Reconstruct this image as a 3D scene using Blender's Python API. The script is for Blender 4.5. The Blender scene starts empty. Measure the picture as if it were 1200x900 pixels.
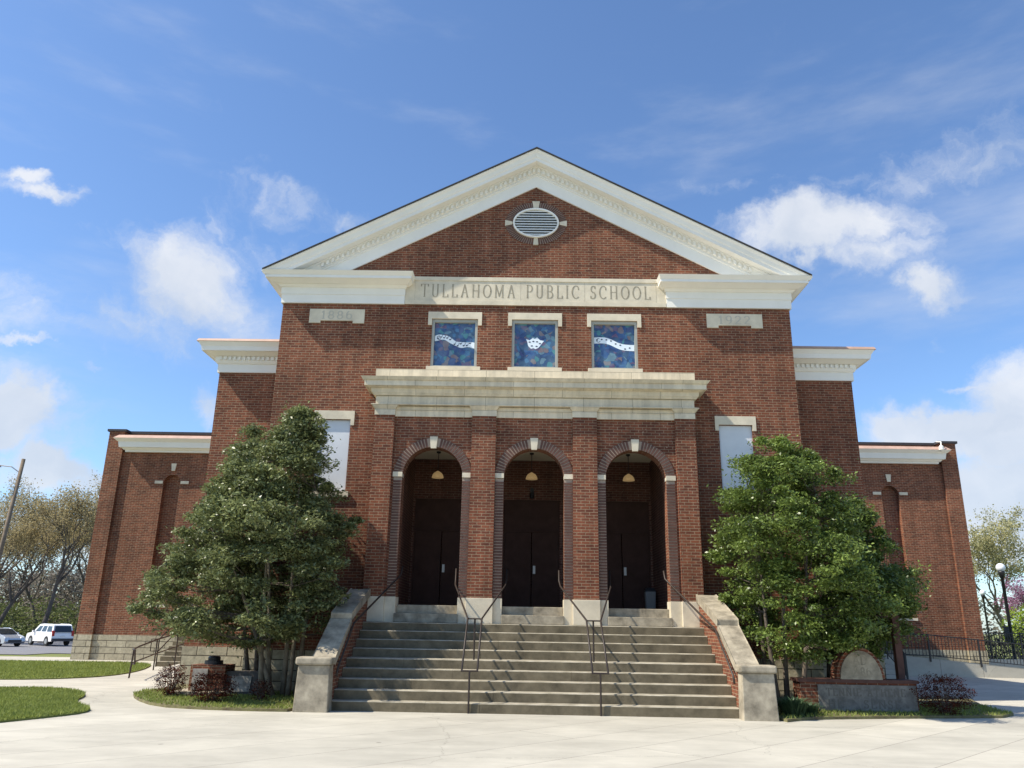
import bpy, math, random
import numpy as np
from mathutils import Vector, Matrix
R = math.radians
S = bpy.context.scene
C = S.collection
rnd = random.Random(7)
rng = np.random.default_rng(11)

# ------------------------------------------------------------------ camera
cam_d = bpy.data.cameras.new('camera')
cam = bpy.data.objects.new('camera', cam_d); C.objects.link(cam); S.camera = cam
cam_d.sensor_width = 36; cam_d.lens = 926.7/1200*36
cam_d.clip_start = 0.1; cam_d.clip_end = 5000
th, ya, ro = R(16.874), R(-0.822), R(1.023)
fw = Vector((math.sin(ya)*math.cos(th), math.cos(ya)*math.cos(th), math.sin(th)))
rt = Vector((math.cos(ya), -math.sin(ya), 0)); up = rt.cross(fw)
rt2 = rt*math.cos(ro) + up*math.sin(ro); up2 = -rt*math.sin(ro) + up*math.cos(ro)
M = Matrix((rt2, up2, -fw)).transposed().to_4x4(); M.translation = Vector((-0.307, -19.487, 1.644))
cam.matrix_world = M

# ------------------------------------------------------------------ light
SUNV = Vector((-3.30, -1.0, 3.97)).normalized()      # towards the sun
sun_d = bpy.data.lights.new('sun', 'SUN'); sun = bpy.data.objects.new('sun', sun_d); C.objects.link(sun)
sun.rotation_euler = SUNV.to_track_quat('Z', 'Y').to_euler(); sun.location = (-30, -10, 40)
sun_d.energy = 5.0; sun_d.angle = R(0.55); sun_d.color = (1.0, 0.92, 0.79)
EL = math.asin(SUNV.z); AZ = math.atan2(SUNV.x, SUNV.y)
S.view_settings.view_transform = 'Standard'; S.view_settings.look = 'None'
S.view_settings.exposure = 0.52; S.view_settings.gamma = 1.0
S.view_settings.use_curve_mapping = False
S.cycles.max_bounces = 6; S.cycles.transparent_max_bounces = 8

def newmath(nt, op, a, b=None, c=None, clamp=False):
    n = nt.nodes.new('ShaderNodeMath'); n.operation = op; n.use_clamp = clamp
    for i, v in enumerate((a, b, c)):
        if v is None: continue
        if isinstance(v, (int, float)): n.inputs[i].default_value = v
        else: nt.links.new(v, n.inputs[i])
    return n.outputs[0]

W = bpy.data.worlds.new('World'); S.world = W; W.use_nodes = True
nt = W.node_tree; nt.nodes.clear()
out = nt.nodes.new('ShaderNodeOutputWorld')
sky = nt.nodes.new('ShaderNodeTexSky'); sky.sky_type = 'NISHITA'; sky.sun_disc = False
sky.sun_elevation = EL; sky.sun_rotation = AZ; sky.altitude = 300; sky.air_density = 1.0; sky.dust_density = 0.8; sky.ozone_density = 1.6
tc = nt.nodes.new('ShaderNodeTexCoord')
warp = nt.nodes.new('ShaderNodeTexNoise'); warp.inputs['Scale'].default_value = 5.5; warp.inputs['Detail'].default_value = 7; warp.inputs['Roughness'].default_value = .62
nt.links.new(tc.outputs['Generated'], warp.inputs['Vector'])
sub = nt.nodes.new('ShaderNodeVectorMath'); sub.operation = 'SUBTRACT'; sub.inputs[1].default_value = (.5, .5, .5)
nt.links.new(warp.outputs['Color'], sub.inputs[0])
sc_ = nt.nodes.new('ShaderNodeVectorMath'); sc_.operation = 'SCALE'; sc_.inputs['Scale'].default_value = 0.16
nt.links.new(sub.outputs[0], sc_.inputs[0])
addv = nt.nodes.new('ShaderNodeVectorMath'); addv.operation = 'ADD'
nt.links.new(tc.outputs['Generated'], addv.inputs[0]); nt.links.new(sc_.outputs[0], addv.inputs[1])
nrm = nt.nodes.new('ShaderNodeVectorMath'); nrm.operation = 'NORMALIZE'; nt.links.new(addv.outputs[0], nrm.inputs[0])
sep = nt.nodes.new('ShaderNodeSeparateXYZ'); nt.links.new(nrm.outputs[0], sep.inputs[0])
az = newmath(nt, 'ARCTAN2', sep.outputs['X'], sep.outputs['Y']); el = newmath(nt, 'ARCSINE', sep.outputs['Z'])
def dirn(u, v):
    d = fw + rt2*((u-600)/926.7) - up2*((v-450)/926.7); d.normalize()
    return math.atan2(d.x, d.y), math.asin(d.z)
# (azimuth/elevation given through the direction in which each cloud stands, radius az, radius el in px-equivalents, strength)
CL = [(215,330,66,56,.80),(270,370,70,50,.50),(150,300,60,40,.45),(340,250,60,45,.24),(400,255,50,20,.36),(120,400,120,60,.34),(250,300,120,90,.30),(45,226,48,12,.62),(12,203,26,10,.7),(130,285,50,22,.40),(15,500,55,48,.95),(5,475,50,42,.85),(60,520,80,60,.55),(85,568,46,30,.95),
      (235,478,26,26,.62),(35,412,32,7,.55),(98,448,26,7,.5),(325,255,60,22,.22),(400,250,40,14,.2),(950,268,85,38,.95),(860,215,70,18,.34),(1090,190,150,34,.40),(1170,150,80,30,.34),(905,262,40,22,.6),(1010,300,50,26,.6),(1066,327,26,20,.6),
      (1140,450,34,8,.62),(1120,512,80,32,1.0),(1190,520,60,40,1.0),(1050,525,50,20,.6),(1170,590,110,45,1.05),(1250,480,90,80,.9),(1150,640,120,30,.8),
      (-120,540,90,60,.7),(60,640,140,28,.6),(1400,380,120,80,.7),(600,640,500,40,.35)]
tot = None
for (u, v, ra, re, st) in CL:
    a0, e0 = dirn(u, v)
    t1 = newmath(nt, 'MULTIPLY', newmath(nt, 'SUBTRACT', az, a0), 926.7*math.cos(e0)/ra)
    t2 = newmath(nt, 'MULTIPLY', newmath(nt, 'SUBTRACT', el, e0), 926.7/re)
    q = newmath(nt, 'ADD', newmath(nt, 'MULTIPLY', t1, t1), newmath(nt, 'MULTIPLY', t2, t2))
    g = newmath(nt, 'MULTIPLY', newmath(nt, 'EXPONENT', newmath(nt, 'MULTIPLY', q, -0.9)), st)
    tot = g if tot is None else newmath(nt, 'MAXIMUM', tot, g)
n2 = nt.nodes.new('ShaderNodeTexNoise'); n2.inputs['Scale'].default_value = 7.5; n2.inputs['Detail'].default_value = 12; n2.inputs['Roughness'].default_value = .64
nt.links.new(nrm.outputs[0], n2.inputs['Vector'])
dens = newmath(nt, 'ADD', tot, newmath(nt, 'MULTIPLY', newmath(nt, 'SUBTRACT', n2.outputs['Fac'], .5), 1.35))
mr = nt.nodes.new('ShaderNodeMapRange'); mr.interpolation_type = 'SMOOTHSTEP'
mr.inputs['From Min'].default_value = .25; mr.inputs['From Max'].default_value = .72; mr.inputs['To Max'].default_value = .88
nt.links.new(dens, mr.inputs['Value'])
# high thin streaks
mp = nt.nodes.new('ShaderNodeMapping'); mp.inputs['Rotation'].default_value = (0, R(-24), R(10)); mp.inputs['Scale'].default_value = (1.3, 1.0, 5.0)
nt.links.new(tc.outputs['Generated'], mp.inputs['Vector'])
n3 = nt.nodes.new('ShaderNodeTexNoise'); n3.inputs['Scale'].default_value = 2.3; n3.inputs['Detail'].default_value = 8; n3.inputs['Roughness'].default_value = .58
nt.links.new(mp.outputs[0], n3.inputs['Vector'])
mr3 = nt.nodes.new('ShaderNodeMapRange'); mr3.interpolation_type = 'SMOOTHSTEP'
mr3.inputs['From Min'].default_value = .47; mr3.inputs['From Max'].default_value = .84; mr3.inputs['To Max'].default_value = .40
nt.links.new(n3.outputs['Fac'], mr3.inputs['Value'])
n4 = nt.nodes.new('ShaderNodeTexNoise'); n4.inputs['Scale'].default_value = 5; n4.inputs['Detail'].default_value = 5
nt.links.new(nrm.outputs[0], n4.inputs['Vector'])
crc = nt.nodes.new('ShaderNodeValToRGB'); crc.color_ramp.elements[0].position = .36; crc.color_ramp.elements[0].color = (.66, .73, .84, 1)
crc.color_ramp.elements[1].position = .58; crc.color_ramp.elements[1].color = (.94, .96, 1.0, 1)
nt.links.new(n4.outputs['Fac'], crc.inputs[0])
skm = nt.nodes.new('ShaderNodeVectorMath'); skm.operation = 'MULTIPLY'; skm.inputs[1].default_value = (.92, 1.10, 1.30)
nt.links.new(sky.outputs[0], skm.inputs[0])
# clouds are given in the sky's own units (the background strength is 0.1)
cs = nt.nodes.new('ShaderNodeVectorMath'); cs.operation = 'SCALE'; cs.inputs['Scale'].default_value = 5.9
nt.links.new(crc.outputs[0], cs.inputs[0])
m1 = nt.nodes.new('ShaderNodeMix'); m1.data_type = 'RGBA'; nt.links.new(mr3.outputs[0], m1.inputs[0]); nt.links.new(skm.outputs[0], m1.inputs[6]); nt.links.new(cs.outputs[0], m1.inputs[7])
m2 = nt.nodes.new('ShaderNodeMix'); m2.data_type = 'RGBA'; nt.links.new(mr.outputs[0], m2.inputs[0]); nt.links.new(m1.outputs[2], m2.inputs[6]); nt.links.new(cs.outputs[0], m2.inputs[7])
bg = nt.nodes.new('ShaderNodeBackground'); bg.inputs[1].default_value = 0.115
nt.links.new(m2.outputs[2], bg.inputs[0]); nt.links.new(bg.outputs[0], out.inputs[0])

# ------------------------------------------------------------------ materials
def mat(name, col, rough=.8, metal=0., var=.0, vscale=3., bump=0., bscale=40., spec=.4, emis=0., ecol=None, col2=None):
    m = bpy.data.materials.new(name); m.use_nodes = True; t = m.node_tree; b = t.nodes['Principled BSDF']
    b.inputs['Base Color'].default_value = (*col, 1); b.inputs['Roughness'].default_value = rough; b.inputs['Metallic'].default_value = metal
    b.inputs['Specular IOR Level'].default_value = spec
    if emis: b.inputs['Emission Color'].default_value = (*(ecol or col), 1); b.inputs['Emission Strength'].default_value = emis
    g = t.nodes.new('ShaderNodeNewGeometry')
    if var or col2:
        n = t.nodes.new('ShaderNodeTexNoise'); n.inputs['Scale'].default_value = vscale; n.inputs['Detail'].default_value = 8; n.inputs['Roughness'].default_value = .65
        t.links.new(g.outputs['Position'], n.inputs['Vector'])
        r = t.nodes.new('ShaderNodeValToRGB'); r.color_ramp.elements[0].position = .32; r.color_ramp.elements[1].position = .68
        c2 = col2 or tuple(c*(1-var) for c in col)
        r.color_ramp.elements[0].color = (*c2, 1); r.color_ramp.elements[1].color = (*[min(1, c*(1+var*.35)) for c in col], 1)
        t.links.new(n.outputs['Fac'], r.inputs[0]); t.links.new(r.outputs[0], b.inputs['Base Color'])
    if bump:
        n = t.nodes.new('ShaderNodeTexNoise'); n.inputs['Scale'].default_value = bscale; n.inputs['Detail'].default_value = 4
        t.links.new(g.outputs['Position'], n.inputs['Vector'])
        bp = t.nodes.new('ShaderNodeBump'); bp.inputs['Strength'].default_value = bump; bp.inputs['Distance'].default_value = .01
        t.links.new(n.outputs['Fac'], bp.inputs['Height']); t.links.new(bp.outputs[0], b.inputs['Normal'])
    return m

def planar(t):
    """(u, z) wall coordinates in metres: u runs along the wall whichever way it faces."""
    g = t.nodes.new('ShaderNodeNewGeometry'); sp = t.nodes.new('ShaderNodeSeparateXYZ'); sn = t.nodes.new('ShaderNodeSeparateXYZ')
    t.links.new(g.outputs['Position'], sp.inputs[0]); t.links.new(g.outputs['True Normal'], sn.inputs[0])
    fac = newmath(t, 'GREATER_THAN', newmath(t, 'ABSOLUTE', sn.outputs['X']), .5)
    u = newmath(t, 'ADD', newmath(t, 'MULTIPLY', sp.outputs['Y'], fac), newmath(t, 'MULTIPLY', sp.outputs['X'], newmath(t, 'SUBTRACT', 1., fac)))
    top = newmath(t, 'GREATER_THAN', newmath(t, 'ABSOLUTE', sn.outputs['Z']), .6)
    v = newmath(t, 'ADD', newmath(t, 'MULTIPLY', sp.outputs['Y'], top), newmath(t, 'MULTIPLY', sp.outputs['Z'], newmath(t, 'SUBTRACT', 1., top)))
    c = t.nodes.new('ShaderNodeCombineXYZ'); t.links.new(u, c.inputs[0]); t.links.new(v, c.inputs[1])
    return g, c.outputs[0], u, v

def brick_mat(name, c1, c2, mortar, bw=.212, bh=.0705, ms=.007, off=.5, bumpd=.009, stain=(.6, 1.15), mott=(.72, 1.25)):
    m = bpy.data.materials.new(name); m.use_nodes = True; t = m.node_tree; b = t.nodes['Principled BSDF']
    g, uv, u, v = planar(t)
    br = t.nodes.new('ShaderNodeTexBrick'); br.inputs['Scale'].default_value = 1; br.inputs['Brick Width'].default_value = bw; br.inputs['Row Height'].default_value = bh
    br.inputs['Mortar Size'].default_value = ms; br.inputs['Mortar Smooth'].default_value = .15; br.offset = off; br.inputs['Bias'].default_value = -.1
    br.inputs['Color1'].default_value = (*c1, 1); br.inputs['Color2'].default_value = (*c2, 1); br.inputs['Mortar'].default_value = (*mortar, 1)
    # slight waviness so that courses are not ruler-straight
    wn = t.nodes.new('ShaderNodeTexNoise'); wn.inputs['Scale'].default_value = 6; wn.inputs['Detail'].default_value = 2
    t.links.new(g.outputs['Position'], wn.inputs['Vector'])
    ws = t.nodes.new('ShaderNodeVectorMath'); ws.operation = 'SCALE'; ws.inputs['Scale'].default_value = .010
    t.links.new(wn.outputs['Color'], ws.inputs[0])
    wa = t.nodes.new('ShaderNodeVectorMath'); wa.operation = 'ADD'; t.links.new(uv, wa.inputs[0]); t.links.new(ws.outputs[0], wa.inputs[1])
    t.links.new(wa.outputs[0], br.inputs['Vector'])
    # a wide tonal mottling of the brickwork, and lime spots
    n = t.nodes.new('ShaderNodeTexNoise'); n.inputs['Scale'].default_value = .55; n.inputs['Detail'].default_value = 7; n.inputs['Roughness'].default_value = .7
    t.links.new(g.outputs['Position'], n.inputs['Vector'])
    mr = t.nodes.new('ShaderNodeMapRange'); mr.inputs['From Min'].default_value = .3; mr.inputs['From Max'].default_value = .7
    mr.inputs['To Min'].default_value = stain[0]; mr.inputs['To Max'].default_value = stain[1]; t.links.new(n.outputs['Fac'], mr.inputs['Value'])
    nb = t.nodes.new('ShaderNodeTexNoise'); nb.inputs['Scale'].default_value = 9; nb.inputs['Detail'].default_value = 5; nb.inputs['Roughness'].default_value = .7
    t.links.new(g.outputs['Position'], nb.inputs['Vector'])
    mb = t.nodes.new('ShaderNodeMapRange'); mb.inputs['From Min'].default_value = .3; mb.inputs['From Max'].default_value = .7; mb.inputs['To Min'].default_value = mott[0]; mb.inputs['To Max'].default_value = mott[1]
    t.links.new(nb.outputs['Fac'], mb.inputs['Value'])
    # rain streaks running down the face
    st = t.nodes.new('ShaderNodeMapping'); st.inputs['Scale'].default_value = (2.6, 2.6, .22); t.links.new(g.outputs['Position'], st.inputs[0])
    sn_ = t.nodes.new('ShaderNodeTexNoise'); sn_.inputs['Scale'].default_value = 1.6; sn_.inputs['Detail'].default_value = 6; sn_.inputs['Roughness'].default_value = .6; t.links.new(st.outputs[0], sn_.inputs['Vector'])
    sm = t.nodes.new('ShaderNodeMapRange'); sm.inputs['From Min'].default_value = .35; sm.inputs['From Max'].default_value = .62; sm.inputs['To Min'].default_value = .80; sm.inputs['To Max'].default_value = 1.05; t.links.new(sn_.outputs['Fac'], sm.inputs[0])
    k = newmath(t, 'MULTIPLY', newmath(t, 'MULTIPLY', mr.outputs[0], mb.outputs[0]), sm.outputs[0])
    vm = t.nodes.new('ShaderNodeVectorMath'); vm.operation = 'SCALE'; t.links.new(br.outputs['Color'], vm.inputs[0]); t.links.new(k, vm.inputs['Scale'])
    sp = t.nodes.new('ShaderNodeTexNoise'); sp.inputs['Scale'].default_value = 14; sp.inputs['Detail'].default_value = 1
    t.links.new(g.outputs['Position'], sp.inputs['Vector'])
    sp2 = t.nodes.new('ShaderNodeMapRange'); sp2.inputs['From Min'].default_value = .73; sp2.inputs['From Max'].default_value = .80; sp2.inputs['To Max'].default_value = .55
    t.links.new(sp.outputs['Fac'], sp2.inputs['Value'])
    mx = t.nodes.new('ShaderNodeMix'); mx.data_type = 'RGBA'; t.links.new(sp2.outputs[0], mx.inputs[0]); t.links.new(vm.outputs[0], mx.inputs[6]); mx.inputs[7].default_value = (.42, .33, .24, 1)
    t.links.new(mx.outputs[2], b.inputs['Base Color'])
    b.inputs['Roughness'].default_value = .88; b.inputs['Specular IOR Level'].default_value = .25
    h = newmath(t, 'ADD', newmath(t, 'SUBTRACT', 1., br.outputs['Fac']), newmath(t, 'MULTIPLY', nb.outputs['Fac'], .5))
    bp = t.nodes.new('ShaderNodeBump'); bp.inputs['Strength'].default_value = .8; bp.inputs['Distance'].default_value = bumpd
    t.links.new(h, bp.inputs['Height']); t.links.new(bp.outputs[0], b.inputs['Normal'])
    return m

BRICK = brick_mat('red brick', (.24, .080, .041), (.125, .042, .026), (.33, .235, .15), stain=(.66, 1.15))
BRICK_IN = brick_mat('brick darkened for vestibule shade', (.15, .06, .042), (.09, .036, .028), (.22, .165, .12))  # brick tone lowered to hold the shade inside the vestibule
MORTAR = mat('pale mortar bed', (.33, .26, .20), .95)
BRICK_DARK = mat('dark header brick', (.125, .058, .040), .7, var=.45, vscale=7, bump=.3)
STONE = brick_mat('rock faced limestone blocks', (.46, .41, .29), (.36, .32, .225), (.10, .085, .06), bw=.78, bh=.246, ms=.012, bumpd=.03, stain=(.8, 1.1))
LIME = mat('pale limestone trim', (.66, .585, .44), .8, var=.22, vscale=2.2, bump=.15, bscale=60)
LIMEJ = brick_mat('weathered limestone entablature', (.72, .63, .465), (.66, .575, .42), (.32, .27, .19), bw=1.25, bh=.36, ms=.005, off=.43, bumpd=.004, stain=(.88, 1.06), mott=(.92, 1.06))
WHITE = mat('white painted trim', (.80, .78, .71), .55, var=.06, vscale=1.5)
WHITE2 = mat('white painted boarding', (.74, .77, .79), .5, var=.08, vscale=1.2)
FLASH = mat('copper coloured flashing', (.50, .33, .25), .5, var=.2)
ROOF = mat('dark roof shingles', (.045, .045, .05), .9, var=.3, vscale=20)
ROOF2 = mat('grey brown side roof', (.21, .18, .16), .85, var=.2)
GREYFR = mat('grey green window frame', (.36, .37, .33), .6, var=.15)
PANEL = mat('pale grey infill panel', (.66, .68, .69), .6, var=.06)
LETTER = mat('dirt and groove shadow in the letters', (.33, .29, .21), .9, var=.3, vscale=8)  # tone holds groove dirt and the shadow inside the cut strokes
LETTER2 = mat('faint engraved figures', (.47, .44, .36), .9)
DOOR = mat('dark brown painted door', (.070, .040, .032), .7, var=.25, spec=.06)
DARK = mat('black void behind the louvres', (.01, .01, .012), .9)
STEEL = mat('brushed steel', (.42, .41, .39), .5, .8)
RAIL = mat('dark bronze handrail tube', (.036, .026, .021), .5, spec=.35)
RAILB = mat('brown painted iron', (.045, .028, .022), .45, .2)
STEP = mat('weathered step concrete', (.30, .285, .22), .9, col2=(.13, .125, .09), vscale=2.6, bump=.4, bscale=50)
COPE = mat('weathered concrete coping', (.44, .385, .285), .9, col2=(.16, .138, .10), vscale=3.2, bump=.3, bscale=60)
CEIL = mat('cream plaster ceiling', (.62, .58, .45), .8)
BRASS = mat('cream glass lamp shade', (.42, .29, .13), .35, emis=.13, ecol=(1.0, .66, .30))
BLACKM = mat('black painted metal', (.015, .016, .018), .45, spec=.5)
BIN = mat('dark grey plastic bin', (.20, .20, .19), .6)
WOODP = mat('red brown painted post', (.10, .045, .033), .7, var=.3, vscale=5)
BARK = mat('grey brown bark', (.13, .105, .08), .95, var=.5, vscale=9, bump=.8, bscale=30)
BARKP = mat('pale smooth bark', (.24, .20, .14), .9, var=.45, vscale=6, bump=.5, bscale=30)
POLEW = mat('weathered utility pole wood', (.22, .17, .12), .95, var=.35, vscale=3)
SOIL = mat('mulch and thin grass', (.20, .19, .08), .98, col2=(.10, .075, .045), vscale=3.5, bump=1, bscale=30)
LAWN = mat('clipped lawn', (.19, .215, .055), .95, col2=(.12, .145, .04), vscale=1.7, bump=1.0, bscale=60)
GLOBE = mat('white lamp globe', (.75, .78, .8), .3, spec=.6)
ASPH = mat('worn asphalt', (.20, .20, .21), .92, var=.2, vscale=1.5, bump=.3)

def leaf_mat(name, ca, cb, gloss=.42, trans=.35, spec=.4):
    m = bpy.data.materials.new(name); m.use_nodes = True; t = m.node_tree; b = t.nodes['Principled BSDF']
    g = t.nodes.new('ShaderNodeNewGeometry'); r = t.nodes.new('ShaderNodeValToRGB')
    r.color_ramp.elements[0].color = (*ca, 1); r.color_ramp.elements[1].color = (*cb, 1)
    n = t.nodes.new('ShaderNodeTexNoise'); n.inputs['Scale'].default_value = 1.3; n.inputs['Detail'].default_value = 3
    t.links.new(g.outputs['Position'], n.inputs['Vector'])
    v = newmath(t, 'ADD', newmath(t, 'MULTIPLY', g.outputs['Random Per Island'], .55), newmath(t, 'MULTIPLY', newmath(t, 'SUBTRACT', n.outputs['Fac'], .28), 1.1), clamp=True)
    t.links.new(v, r.inputs[0]); t.links.new(r.outputs[0], b.inputs['Base Color'])
    b.inputs['Roughness'].default_value = gloss; b.inputs['Specular IOR Level'].default_value = spec
    tr = t.nodes.new('ShaderNodeBsdfTranslucent'); t.links.new(r.outputs[0], tr.inputs[0])
    mx = t.nodes.new('ShaderNodeMixShader'); mx.inputs[0].default_value = trans
    t.links.new(b.outputs[0], mx.inputs[1]); t.links.new(tr.outputs[0], mx.inputs[2])
    t.links.new(mx.outputs[0], t.nodes['Material Output'].inputs[0])
    return m
LEAF1 = leaf_mat('grey green holly leaves', (.016, .028, .009), (.33, .37, .15), .36, .28)
LEAF2 = leaf_mat('bright green holly leaves', (.012, .028, .007), (.25, .34, .075), .36, .28)
LEAFP = leaf_mat('purple barberry leaves', (.03, .012, .008), (.12, .034, .022), .95, .15, .0)
LEAFL = leaf_mat('blue green strap leaves', (.03, .06, .03), (.10, .17, .08), .5, .3)
BUDS = leaf_mat('tan spring buds', (.27, .215, .11), (.45, .39, .21), .8, .5)
BUDSY = leaf_mat('pale yellow green spring leaves', (.32, .30, .15), (.50, .47, .25), .8, .5)
REDBUD = leaf_mat('pink purple blossom', (.22, .09, .16), (.46, .24, .36), .8, .4)
LIMEL = leaf_mat('bright lime new leaves', (.16, .24, .02), (.38, .48, .05), .6, .5)
HEDGE = leaf_mat('dark hedge leaves', (.015, .025, .014), (.06, .08, .04), .6, .2)
WOODS = leaf_mat('olive undergrowth leaves', (.06, .075, .025), (.17, .20, .06), .8, .3)
GRASSM = leaf_mat('grass blades', (.15, .19, .04), (.32, .37, .09), .7, .4)

def step_mat():
    m = mat('worn step concrete with sunlit tread tone', (.185, .153, .098), .92, col2=(.075, .062, .038), vscale=2.6, bump=.4, bscale=50); t = m.node_tree; b = t.nodes['Principled BSDF']
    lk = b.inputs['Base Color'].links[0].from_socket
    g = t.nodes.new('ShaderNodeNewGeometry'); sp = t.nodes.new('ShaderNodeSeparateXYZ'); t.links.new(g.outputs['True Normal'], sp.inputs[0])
    f = newmath(t, 'GREATER_THAN', sp.outputs['Z'], .4)  # treads get a lighter tone: wear plus sunlight put into the colour
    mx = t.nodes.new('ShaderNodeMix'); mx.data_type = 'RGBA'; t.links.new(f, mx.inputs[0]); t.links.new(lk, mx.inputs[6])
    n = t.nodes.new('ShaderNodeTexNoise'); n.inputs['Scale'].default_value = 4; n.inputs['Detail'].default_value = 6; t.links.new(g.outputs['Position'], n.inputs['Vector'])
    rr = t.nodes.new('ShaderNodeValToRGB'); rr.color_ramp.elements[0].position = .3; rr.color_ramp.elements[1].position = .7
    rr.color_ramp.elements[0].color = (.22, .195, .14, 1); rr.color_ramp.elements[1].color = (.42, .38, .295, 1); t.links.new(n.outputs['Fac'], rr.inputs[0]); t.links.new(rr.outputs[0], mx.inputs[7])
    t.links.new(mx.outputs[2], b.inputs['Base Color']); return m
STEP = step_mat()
def concrete_ground():
    m = bpy.data.materials.new('pale broomed concrete'); m.use_nodes = True; t = m.node_tree; b = t.nodes['Principled BSDF']
    g = t.nodes.new('ShaderNodeNewGeometry'); mp = t.nodes.new('ShaderNodeMapping'); mp.vector_type = 'POINT'
    mp.inputs['Rotation'].default_value = (0, 0, R(-46)); mp.inputs['Location'].default_value = (.2, .27, 0)
    t.links.new(g.outputs['Position'], mp.inputs[0])
    br = t.nodes.new('ShaderNodeTexBrick'); br.inputs['Scale'].default_value = 1; br.inputs['Brick Width'].default_value = 11.; br.inputs['Row Height'].default_value = 1.15
    br.inputs['Mortar Size'].default_value = .007; br.inputs['Mortar Smooth'].default_value = .3; br.offset = .37
    br.inputs['Color1'].default_value = (.51, .48, .40, 1); br.inputs['Color2'].default_value = (.45, .425, .355, 1); br.inputs['Mortar'].default_value = (.21, .19, .16, 1)
    t.links.new(mp.outputs[0], br.inputs['Vector'])
    n = t.nodes.new('ShaderNodeTexNoise'); n.inputs['Scale'].default_value = 1.1; n.inputs['Detail'].default_value = 9; n.inputs['Roughness'].default_value = .65
    mp2 = t.nodes.new('ShaderNodeMapping'); mp2.inputs['Scale'].default_value = (.45, 1.6, 1); t.links.new(g.outputs['Position'], mp2.inputs[0]); t.links.new(mp2.outputs[0], n.inputs['Vector'])
    mr = t.nodes.new('ShaderNodeMapRange'); mr.inputs['From Min'].default_value = .3; mr.inputs['From Max'].default_value = .7; mr.inputs['To Min'].default_value = .84; mr.inputs['To Max'].default_value = 1.06
    t.links.new(n.outputs['Fac'], mr.inputs[0])
    # small dark gum and oil spots
    vo = t.nodes.new('ShaderNodeTexVoronoi'); vo.inputs['Scale'].default_value = .9; t.links.new(g.outputs['Position'], vo.inputs['Vector'])
    ms_ = t.nodes.new('ShaderNodeMapRange'); ms_.inputs['From Min'].default_value = .025; ms_.inputs['From Max'].default_value = .04; ms_.inputs['To Min'].default_value = .6; ms_.inputs['To Max'].default_value = 1
    t.links.new(vo.outputs['Distance'], ms_.inputs[0])
    n6 = t.nodes.new('ShaderNodeTexNoise'); n6.inputs['Scale'].default_value = .35; n6.inputs['Detail'].default_value = 10; n6.inputs['Roughness'].default_value = .72; t.links.new(g.outputs['Position'], n6.inputs['Vector'])
    m6 = t.nodes.new('ShaderNodeMapRange'); m6.inputs['From Min'].default_value = .30; m6.inputs['From Max'].default_value = .60; m6.inputs['To Min'].default_value = .78; m6.inputs['To Max'].default_value = 1.04; t.links.new(n6.outputs['Fac'], m6.inputs[0])
    wv = t.nodes.new('ShaderNodeVectorMath'); wv.operation = 'SCALE'; wv.inputs['Scale'].default_value = 1.2; t.links.new(n6.outputs['Color'], wv.inputs[0])
    wv2 = t.nodes.new('ShaderNodeVectorMath'); wv2.operation = 'ADD'; t.links.new(g.outputs['Position'], wv2.inputs[0]); t.links.new(wv.outputs[0], wv2.inputs[1])
    ck = t.nodes.new('ShaderNodeTexVoronoi'); ck.feature = 'DISTANCE_TO_EDGE'; ck.inputs['Scale'].default_value = .17; t.links.new(wv2.outputs[0], ck.inputs['Vector'])
    m7 = t.nodes.new('ShaderNodeMapRange'); m7.inputs['From Min'].default_value = .0; m7.inputs['From Max'].default_value = .0012; m7.inputs['To Min'].default_value = .55; t.links.new(ck.outputs['Distance'], m7.inputs[0])
    k = newmath(t, 'MULTIPLY', newmath(t, 'MULTIPLY', newmath(t, 'MULTIPLY', mr.outputs[0], ms_.outputs[0]), m6.outputs[0]), m7.outputs[0])
    vm = t.nodes.new('ShaderNodeVectorMath'); vm.operation = 'SCALE'; t.links.new(br.outputs['Color'], vm.inputs[0]); t.links.new(k, vm.inputs['Scale'])
    t.links.new(vm.outputs[0], b.inputs['Base Color']); b.inputs['Roughness'].default_value = .85; b.inputs['Specular IOR Level'].default_value = .3
    n5 = t.nodes.new('ShaderNodeTexNoise'); n5.inputs['Scale'].default_value = 90; n5.inputs['Detail'].default_value = 3; t.links.new(g.outputs['Position'], n5.inputs['Vector'])
    bp = t.nodes.new('ShaderNodeBump'); bp.inputs['Strength'].default_value = .25; bp.inputs['Distance'].default_value = .005
    t.links.new(n5.outputs['Fac'], bp.inputs['Height']); t.links.new(bp.outputs[0], b.inputs['Normal'])
    return m
CONC = concrete_ground()

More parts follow.
